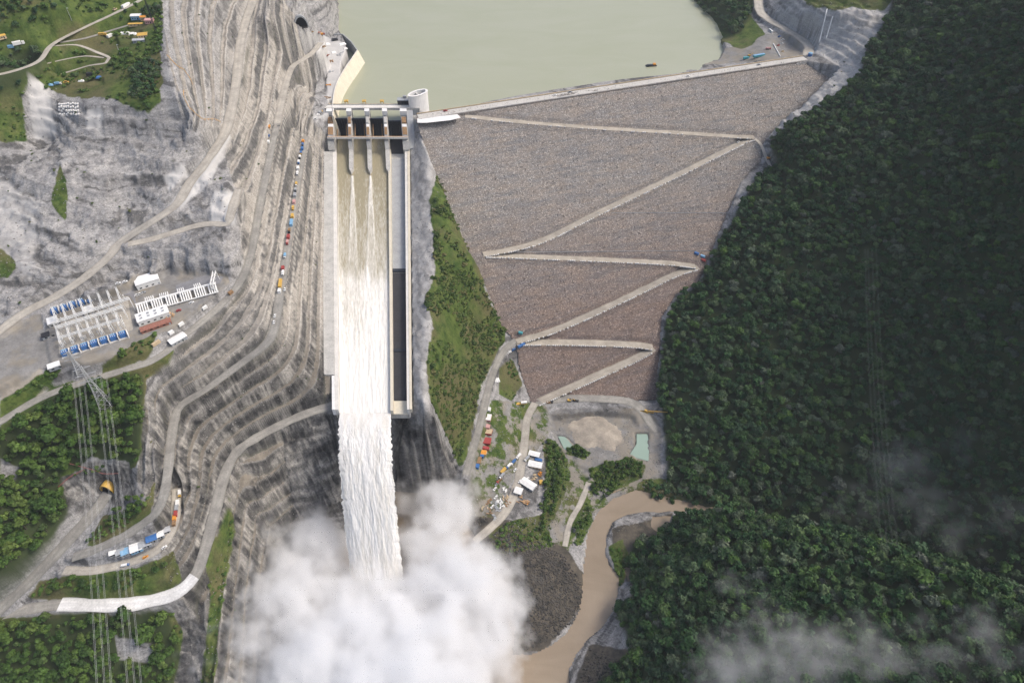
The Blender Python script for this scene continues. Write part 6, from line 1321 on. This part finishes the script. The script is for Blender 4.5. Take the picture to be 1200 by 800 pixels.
for f_, (u, v, mt, lb) in ((car, (522, 130.5, 'red_paint', 'red car on the dam crest road near the spillway bridge')), (car, (650, 112.5, 'white_paint', 'white car on the middle of the dam crest road')), (car, (668, 108.6, 'grey_sheet', 'grey car on the dam crest road right of the white one')), (car, (806, 90, 'white_paint', 'white car on the right third of the dam crest road')), (car, (889, 76.5, 'grey_sheet', 'grey car on the crest road below the turquoise trailer'))):
    o = f_(u, v, ca, mt, lb, None, 1.2); o.location = deck(u, v)
# --- right abutment
t_ = thing('trailer', 'long turquoise trailer parked above the right end of the crest road', 'trailer', at(889, 67), turn(889, 67, 16, -3)); MB().box((0, 0, 1.0), (20, 4, 2.8)).build('box', 'teal_paint', t_); MB().box((0, 0, 3.82), (19.6, 3.8, .15)).build('roof', 'light_blue_paint', t_)
for x in (-8, -5, 5, 8): MB().wheel((x, -1.7, .5), .5, .4).build('wheel', 'tyre_rubber', t_)
truck(874, 70, turn(874, 70, 14, -2), 'teal_paint', 'teal_paint', 'turquoise truck left of the long turquoise trailer', None, 1.2); excavator(878, 66, .2, 'yellow_paint', 'yellow excavator behind the turquoise truck', 1.0); truck(900, 58.5, turn(900, 58, 10, 0), 'red_paint', 'pink_sheet', 'red truck above the turquoise trailer', None, 1.0)
tk = thing('water_tank', 'round blue tank at the bend of the crest road', 'tank', at(949, 66)); MB().cyl((0, 0, 0), 3.2, 4.5, 14).build('shell', 'blue_paint', tk); MB().cyl((0, 0, 4.5), 3.3, 1.0, 14, .4).build('lid', 'light_blue_paint', tk)
for (u, v, mt, lb) in ((913, 44, 'blue_paint', 'blue car in the yard inside the road bend'), (917, 48, 'white_paint', 'white car right of the blue one inside the road bend'), (916.5, 52, 'white_paint', 'second white car inside the road bend'), (912, 54, 'red_paint', 'small red car inside the road bend'), (917, 61, 'tan_sheet', 'tan car near the white barrier inside the road bend')): car(u, v, .6, mt, lb, 'cars inside the crest road bend', 1.2)
b_ = thing('bus', 'white bus on the road above the crest bend', 'bus', at(903, 37.5), turn(903, 37, -8, -6)); MB().box((0, 0, .5), (11, 2.6, 2.7)).build('body', 'white_paint', b_); MB().box((0, 0, 1.9), (10.4, 2.66, .8)).build('windows', 'glass_dark', b_)
for x in (-3.5, 3.5): MB().wheel((x, -1.2, .5), .5, .3).build('wheel', 'tyre_rubber', b_)
ba = thing('barrier', 'white concrete barrier across the yard inside the crest bend', 'barrier', at(910, 60)); q0 = Vector(at(910, 60)); m = MB(); m.wall([Vector(at(u, v)) - q0 for u, v in ((906, 52), (909, 58), (914, 67))], 1.0, 0, 1.6); m.build('wall', 'white_concrete', ba)
for nm, ln in (('left of two white drain channels down the right abutment', ((969, 12), (965, 30), (960, 50))), ('right of two white drain channels down the right abutment', ((975, 22), (972, 34), (968, 46)))):
    d_ = thing('drain_channel', nm, 'drain', at(*ln[0])); q0 = Vector(at(*ln[0])); m = MB(); c_ = [Vector(at(*(np.array(ln[0]) * (1 - t) + np.array(ln[-1]) * t))) - q0 for t in np.linspace(0, 1, 8)]; m.wall(c_, 1.6, -1, 1.4); m.build('channel', 'white_concrete', d_)
br = thing('barge', 'dark work barge with a red end near the far shore of the reservoir', 'boat', P(763, 77.5, 202.05), .2); MB().box((0, 0, 0), (16, 6, 1.4)).build('hull', 'dark_steel', br); MB().box((5, 0, 1.42), (4, 4, 2.2)).build('cabin', 'orange_paint', br); MB().box((-3, 0, 1.42), (7, 4, 1.0)).build('cargo', 'dark_steel', br)
# --- work yard behind the guide wall
container(392.5, 48, .5, 'black_sheet', 'dark container on the white work yard by the reservoir', 9, 5)
for (u, v, l, w, mt, lb) in ((401, 52, 12, 8, 'white_paint', 'larger white tarpaulin on the reservoir work yard'), (384, 52, 8, 8, 'white_paint', 'white tarpaulin at the left of the reservoir work yard'), (391, 62, 8, 6, 'white_paint', 'white tarpaulin in the middle of the reservoir work yard'), (405, 58, 7, 5, 'white_concrete', 'pale tarpaulin beside the curved guide wall')): tarp(u, v, .6, l, w, mt, lb)
for k, (u, v, mt, lb) in enumerate(((366, 39, 'rusty_steel', 'rusty formwork stack below the dark tunnel mouth'), (374, 44, 'brick_red', 'reddish formwork stack left of the dark container'), (379, 60, 'rusty_steel', 'rusty formwork stack against the rock wall'), (384, 68, 'brick_red', 'large reddish formwork stack on the narrow yard'), (389, 72, 'rusty_steel', 'rusty stack at the narrow neck of the yard'), (398, 65, 'grey_sheet', 'grey formwork stack near the guide wall'), (402, 61, 'white_paint', 'white formwork stack near the guide wall'), (388, 84, 'grey_sheet', 'grey stack on the strip beside the guide wall'), (385, 100, 'orange_paint', 'orange stack on the strip beside the guide wall'), (384, 115, 'rusty_steel', 'rusty stack on the strip above the spillway bridge'))): pile(u, v, .5 + k, 8, 6, mt, lb, 'stacks of the reservoir work yard', 6, 'formwork_stack', 'stack', 'formwork_panel')
truck(378, 43, .4, 'red_paint', 'orange_paint', 'red truck at the upper left of the work yard', None, 1.0); car(370, 140, .1, 'white_paint', 'white car left of the spillway bridge'); truck(376, 133, 1.2, 'yellow_paint', 'grey_sheet', 'yellow truck on the strip above the spillway bridge', None, .9)
# --- top left hill
shed(161, 23, .1, 11, 8, 4, 'white_paint', 'light_blue_paint', 'white roofed blue walled shed at the top left yard'); shed(169, 23.5, .1, 6, 6, 3.5, 'orange_paint', 'tan_sheet', 'orange roofed shed right of the white one on the top left hill'); shed(176, 27, .1, 9, 7, 3.5, 'pink_sheet', 'pink_sheet', 'pink roofed shed at the right of the top left yard')
shed(160, 31, .12, 16, 4, 2.5, 'yellow_paint', 'tan_sheet', 'long yellow roofed shed on the top left hill'); shed(168, 43.5, .3, 10, 9, 3, 'yellow_paint', 'tan_sheet', 'square yellow roofed shed in the lower top left yard'); shed(164, 50, .15, 13, 6, 3, 'galvanised_steel', 'grey_sheet', 'metal roofed shed below the square yellow one')
for (u, v, l, w, mt, lb) in ((146, 40, 12, 7, 'white_paint', 'left white tarpaulin heap in the lower top left yard'), (156, 40.5, 9, 7, 'white_concrete', 'right white tarpaulin heap in the lower top left yard'), (117, 92.5, 7, 5, 'blue_paint', 'blue tarpaulin at the right end of the top left clearing'), (59, 100.5, 8, 4, 'light_blue_paint', 'pale blue tarpaulin at the left end of the top left clearing'), (95.5, 95.5, 7, 4, 'white_paint', 'white tarpaulin at the edge of the top left clearing')): tarp(u, v, .1, l, w, mt, lb)
truck(121, 42, .1, 'yellow_paint', 'yellow_paint', 'yellow truck on the top left branch road', None, 1.1); container(129, 43.5, 1.2, 'white_paint', 'white container right of the yellow truck on the top left road', 7, 3); container(106, 88.5, .2, 'black_sheet', 'black container in the top left clearing', 7, 3.5); truck(69, 100, .2, 'white_paint', 'light_blue_paint', 'white truck at the left end of the top left clearing', None, .9); car(78, 97.5, .2, 'yellow_paint', 'yellow car in the top left clearing', None, 1.2)
truck(25, 57, turn(25, 57, 14, -3), 'white_paint', 'white_paint', 'white truck on the road at the far left top', None, 1.5); container(15, 59, .3, 'light_blue_paint', 'pale blue container left of the far left white truck', 6, 3); container(148, 8, turn(148, 8, 12, -6), 'white_paint', 'white container beside the uppermost left road', 12, 3); car(135, 12.5, turn(135, 12, 12, -6), 'tan_sheet', 'tan car on the uppermost left road', None, 1.2); shed(3, 46, .8, 8, 6, 3, 'yellow_paint', 'tan_sheet', 'yellow roofed shed cut by the left edge of the picture')
aw = thing('anchor_wall', 'grid of pale anchor blocks on the stained rock face at upper left', 'anchors', at(80, 128)); q0 = Vector(at(80, 128))
for r_ in range(4):
    for c_ in range(9):
        p = Vector(at(70 + c_ * 2.7 + r_ * .3, 122 + r_ * 4 + (c_ % 2) * .4)) - q0; MB().box(p - Vector((0, 0.6, .9)), (1.5, 2.4, 1.7), .1).build('anchor_block', 'white_concrete', aw)
# ponds, mound, apron
patch('pond', [(654,511),(662,511),(672,523),(676,527),(671,531),(661,526)], 7.1, 'pond_water'); patch('pond', [(746,504),(762,504),(760,540),(737,534),(746,520)], 5.0, 'pond_water')
patch('concrete_apron', [(489,139),(536,134),(540,138),(528,141),(500,144),(489,144)], 219.95, 'white_concrete')
c_ = P(697, 507, 8); gx_a, gy_a = np.meshgrid(np.linspace(-1, 1, 50), np.linspace(-1, 1, 50)); rr = np.hypot(gx_a, gy_a); an = np.arctan2(gy_a, gx_a); hgt = np.clip(1 - rr / (0.74 + 0.34 * fbm(np.cos(an) * 2 + 5, np.sin(an) * 2, 401, 4)), 0, 1) ** .6 * 5 + .5 * fbm(gx_a * 6, gy_a * 6, 405, 4) * (rr < .9) - .5
o = mesh_np('sand_mound', np.stack([c_[0] + gx_a * 42 + gy_a * -8, c_[1] + gy_a * 38, c_[2] + hgt - .6 - 7 * (rr > 0.88)], -1).reshape(-1, 3), grid_faces(50, 50)[:, ::-1], 'mound', True); tag(o, 'broad tan mound of sand on the flat below the dam', 'mound')
# loose rocks by the pool and on the benches
def scree(name, polys, n, seed, s0, s1, mat, label):
    g = np.random.default_rng(seed); U0 = [p[0] for q_ in polys for p in q_]; V0 = [p[1] for q_ in polys for p in q_]; jj_, ii_ = np.nonzero(np.maximum.reduce([inpoly(q_, U, V) * 1 for q_ in polys])); k = g.integers(0, len(jj_), n); pts = np.c_[X[jj_[k], ii_[k]] + g.uniform(-.8, .8, n), Y[jj_[k], ii_[k]] + g.uniform(-.8, .8, n)]
    z_ = ground(pts[:, 0], pts[:, 1]); ok = bilin(GX, GY, roadm, pts[:, 0], pts[:, 1]) < .1; o = rocks(name, np.c_[pts, z_ + .1][ok], s0, s1, mat, seed); return stuff(o, label)
road_material('dark_stone', (0.035, 0.034, 0.032), (0.10, 0.092, 0.082)); road_material('pale_stone', (0.16, 0.155, 0.15), (0.31, 0.30, 0.285))
scree('rubble', [[(600,620),(660,650),(686,690),(680,720),(640,755),(600,765),(600,700)], [(690,760),(730,770),(690,830),(665,830)], [(540,600),(600,615),(640,640),(600,660),(550,640)]], 6000, 31, .6, 2.6, 'dark_stone', 'dark boulders on the beach beside the pool')
scree('rubble', [AMPH, RABUT, RBAND], 4000, 33, .4, 1.5, 'pale_stone', 'loose pale stones on the rock slopes'); scree('rubble', [CUT], 7000, 35, .4, 1.3, 'pale_stone', 'loose stones on the benches')
scree('rubble', [[(640,480),(775,476),(785,600),(690,640),(640,640),(560,640),(545,560),(575,470)]], 4000, 37, .4, 1.5, 'pale_stone', 'loose stones on the river flats')
# ------------------------------------------------------------------ spray cloud and drifting mist
def cloud(name, label, puffs, lo, hi, res, dens, warp, nscale, soft_, seed, thresh=0.0):
    """a grid of density grown from soft balls broken up by turbulence"""
    ng = bpy.data.node_groups.new('spray_field', 'GeometryNodeTree'); N = ng.nodes; Lk = ng.links.new
    ng.interface.new_socket('Geometry', in_out='INPUT', socket_type='NodeSocketGeometry'); ng.interface.new_socket('Geometry', in_out='OUTPUT', socket_type='NodeSocketGeometry')
    go = N.new('NodeGroupOutput'); pos = N.new('GeometryNodeInputPosition').outputs[0]
    def nz(scale, det, off):
        n = N.new('ShaderNodeTexNoise'); n.inputs['Scale'].default_value = scale; n.inputs['Detail'].default_value = det; n.inputs['Roughness'].default_value = 0.62
        a = N.new('ShaderNodeVectorMath'); a.operation = 'ADD'; Lk(pos, a.inputs[0]); a.inputs[1].default_value = (off, off * 0.7, off * 1.3); Lk(a.outputs[0], n.inputs['Vector']); return n
    def mth(op, a, b, c=None):
        m = N.new('ShaderNodeMath'); m.operation = op
        for k, v in enumerate((a, b, c)):
            if v is None: continue
            if isinstance(v, bpy.types.NodeSocket): Lk(v, m.inputs[k])
            else: m.inputs[k].default_value = v
        return m.outputs[0]
    def vm(op, a, b):
        m = N.new('ShaderNodeVectorMath'); m.operation = op; Lk(a, m.inputs[0])
        if isinstance(b, bpy.types.NodeSocket): Lk(b, m.inputs[1])
        else: m.inputs[1].default_value = b
        return m
    n1 = nz(nscale, 2, seed); d1 = vm('MULTIPLY', vm('SUBTRACT', n1.outputs['Color'], (0.5, 0.5, 0.5)).outputs[0], (warp, warp, warp)).outputs[0]
    wp = vm('ADD', pos, d1).outputs[0]; f = None
    for (c, r, a) in puffs:
        q_ = vm('SCALE', vm('SUBTRACT', wp, c).outputs[0], (0, 0, 0)); q_.inputs['Scale'].default_value = 1.0 / r
        l = N.new('ShaderNodeVectorMath'); l.operation = 'LENGTH'; Lk(q_.outputs[0], l.inputs[0])
        v = mth('MULTIPLY', mth('SUBTRACT', 1.0, l.outputs['Value']), a); f = v if f is None else mth('SMOOTH_MAX', f, v, 0.35)
    n2 = nz(nscale * 3.2, 6, seed + 40); f = mth('ADD', f, mth('MULTIPLY', mth('SUBTRACT', n2.outputs['Fac'], 0.5 + thresh), soft_))
    mr = N.new('ShaderNodeMapRange'); mr.interpolation_type = 'SMOOTHSTEP'; Lk(f, mr.inputs['Value']); mr.inputs['From Min'].default_value = 0.0; mr.inputs['From Max'].default_value = 0.62; mr.inputs['To Max'].default_value = 1.0
    den = mth('POWER', mr.outputs[0], 1.5)
    vc = N.new('GeometryNodeVolumeCube'); Lk(den, vc.inputs['Density']); vc.inputs['Min'].default_value = lo; vc.inputs['Max'].default_value = hi
    for k, a in enumerate(('Resolution X', 'Resolution Y', 'Resolution Z')): vc.inputs[a].default_value = max(8, int((hi[k] - lo[k]) / res))
    m = bpy.data.materials.new(name); m.use_nodes = True; t = m.node_tree; t.nodes.remove(t.nodes['Principled BSDF']); pv = t.nodes.new('ShaderNodeVolumePrincipled')
    pv.inputs['Color'].default_value = (0.985, 0.988, 0.992, 1); pv.inputs['Density'].default_value = dens; pv.inputs['Anisotropy'].default_value = 0.0; t.links.new(pv.outputs[0], t.nodes['Material Output'].inputs['Volume'])
    sm = N.new('GeometryNodeSetMaterial'); sm.inputs['Material'].default_value = m; Lk(vc.outputs[0], sm.inputs[0]); Lk(sm.outputs[0], go.inputs[0])
    me = bpy.data.meshes.new(name); me.materials.append(m); o = link(bpy.data.objects.new(name, me)); md = o.modifiers.new('spray', 'NODES'); md.node_group = ng
    return stuff(o, label, 'mist')
def pf(u, v, z, r, a=1.0): return (P(u, v, z), r, a)
PUFFS = [pf(350,530,40,36,.7), pf(318,565,40,38,.65), pf(285,640,30,44,.6), pf(282,700,22,44,.55), pf(290,760,18,48,.55), pf(474,592,5,26,.75), pf(484,560,6,24,.65), pf(500,555,4,20,.5), pf(368,528,28,36,.7), pf(338,556,26,38,.7), pf(390,575,20,26,.5), pf(385,620,20,28,.6), pf(478,640,20,26,.55), pf(540,575,20,26,.5), pf(362,585,20,44), pf(352,550,20,38,.8), pf(325,610,20,44,.9), pf(375,640,15,44), pf(310,660,18,48,.8), pf(350,700,20,56), pf(410,690,8,40), pf(430,740,20,60), pf(480,715,18,46), pf(505,690,24,50), pf(548,690,26,54), pf(572,712,18,40), pf(505,640,20,40), pf(525,600,24,40), pf(500,590,10,28,.8), pf(320,745,15,52,.7), pf(390,790,22,66), pf(490,780,26,68), pf(565,762,18,44), pf(292,615,20,42,.5), pf(295,705,15,46,.5), pf(450,840,20,64), pf(540,840,20,54), pf(276,650,25,40,.4), pf(300,800,15,50,.4)]
cloud('spray_mist', 'dense white cloud of spray boiling up where the falling water lands', PUFFS, (-320, 120, -1), (80, 450, 105), 2.2, 0.075, 34, 0.014, 2.3, 3.0, 0.0)
W1 = [pf(1055,545,P(0,0,0)[2]+70,40,.62), pf(1085,590,60,36,.5), pf(1010,585,50,30,.42), pf(1135,520,100,32,.45), pf(1120,625,60,30,.5), pf(985,600,40,26,.35), pf(1180,600,90,34,.4)]
cloud('drifting_mist', 'thin grey mist drifting in the dark side valley at right', W1, (150, 150, 0), (560, 470, 190), 4.0, 0.010, 40, 0.020, 1.9, 9.0, 0.03)
W2 = [pf(870,790,120,36,.7), pf(920,790,130,40,.8), pf(970,790,140,40,.8), pf(1030,800,150,44,.7), pf(1100,810,165,40,.6), pf(890,740,115,26,.45), pf(870,690,100,22,.35), pf(1170,760,200,26,.4)]
cloud('drifting_mist', 'pale mist drifting over the wooded spur at the bottom right', W2, (60, 60, 60), (460, 330, 230), 3.0, 0.016, 32, 0.022, 2.2, 15.0, 0.0)
HZ = bpy.data.materials.new('haze_air'); HZ.use_nodes = True; t_ = HZ.node_tree; t_.nodes.remove(t_.nodes['Principled BSDF']); pv = t_.nodes.new('ShaderNodeVolumePrincipled'); pv.inputs['Color'].default_value = (0.86, 0.92, 1.0, 1); pv.inputs['Density'].default_value = 0.00004; t_.links.new(pv.outputs[0], t_.nodes['Material Output'].inputs['Volume'])
hz = MB().box((100, 1190, -40), (2950, 2560, 705)).build('haze', HZ); stuff(hz, 'thin pale haze in the valley air', 'haze')
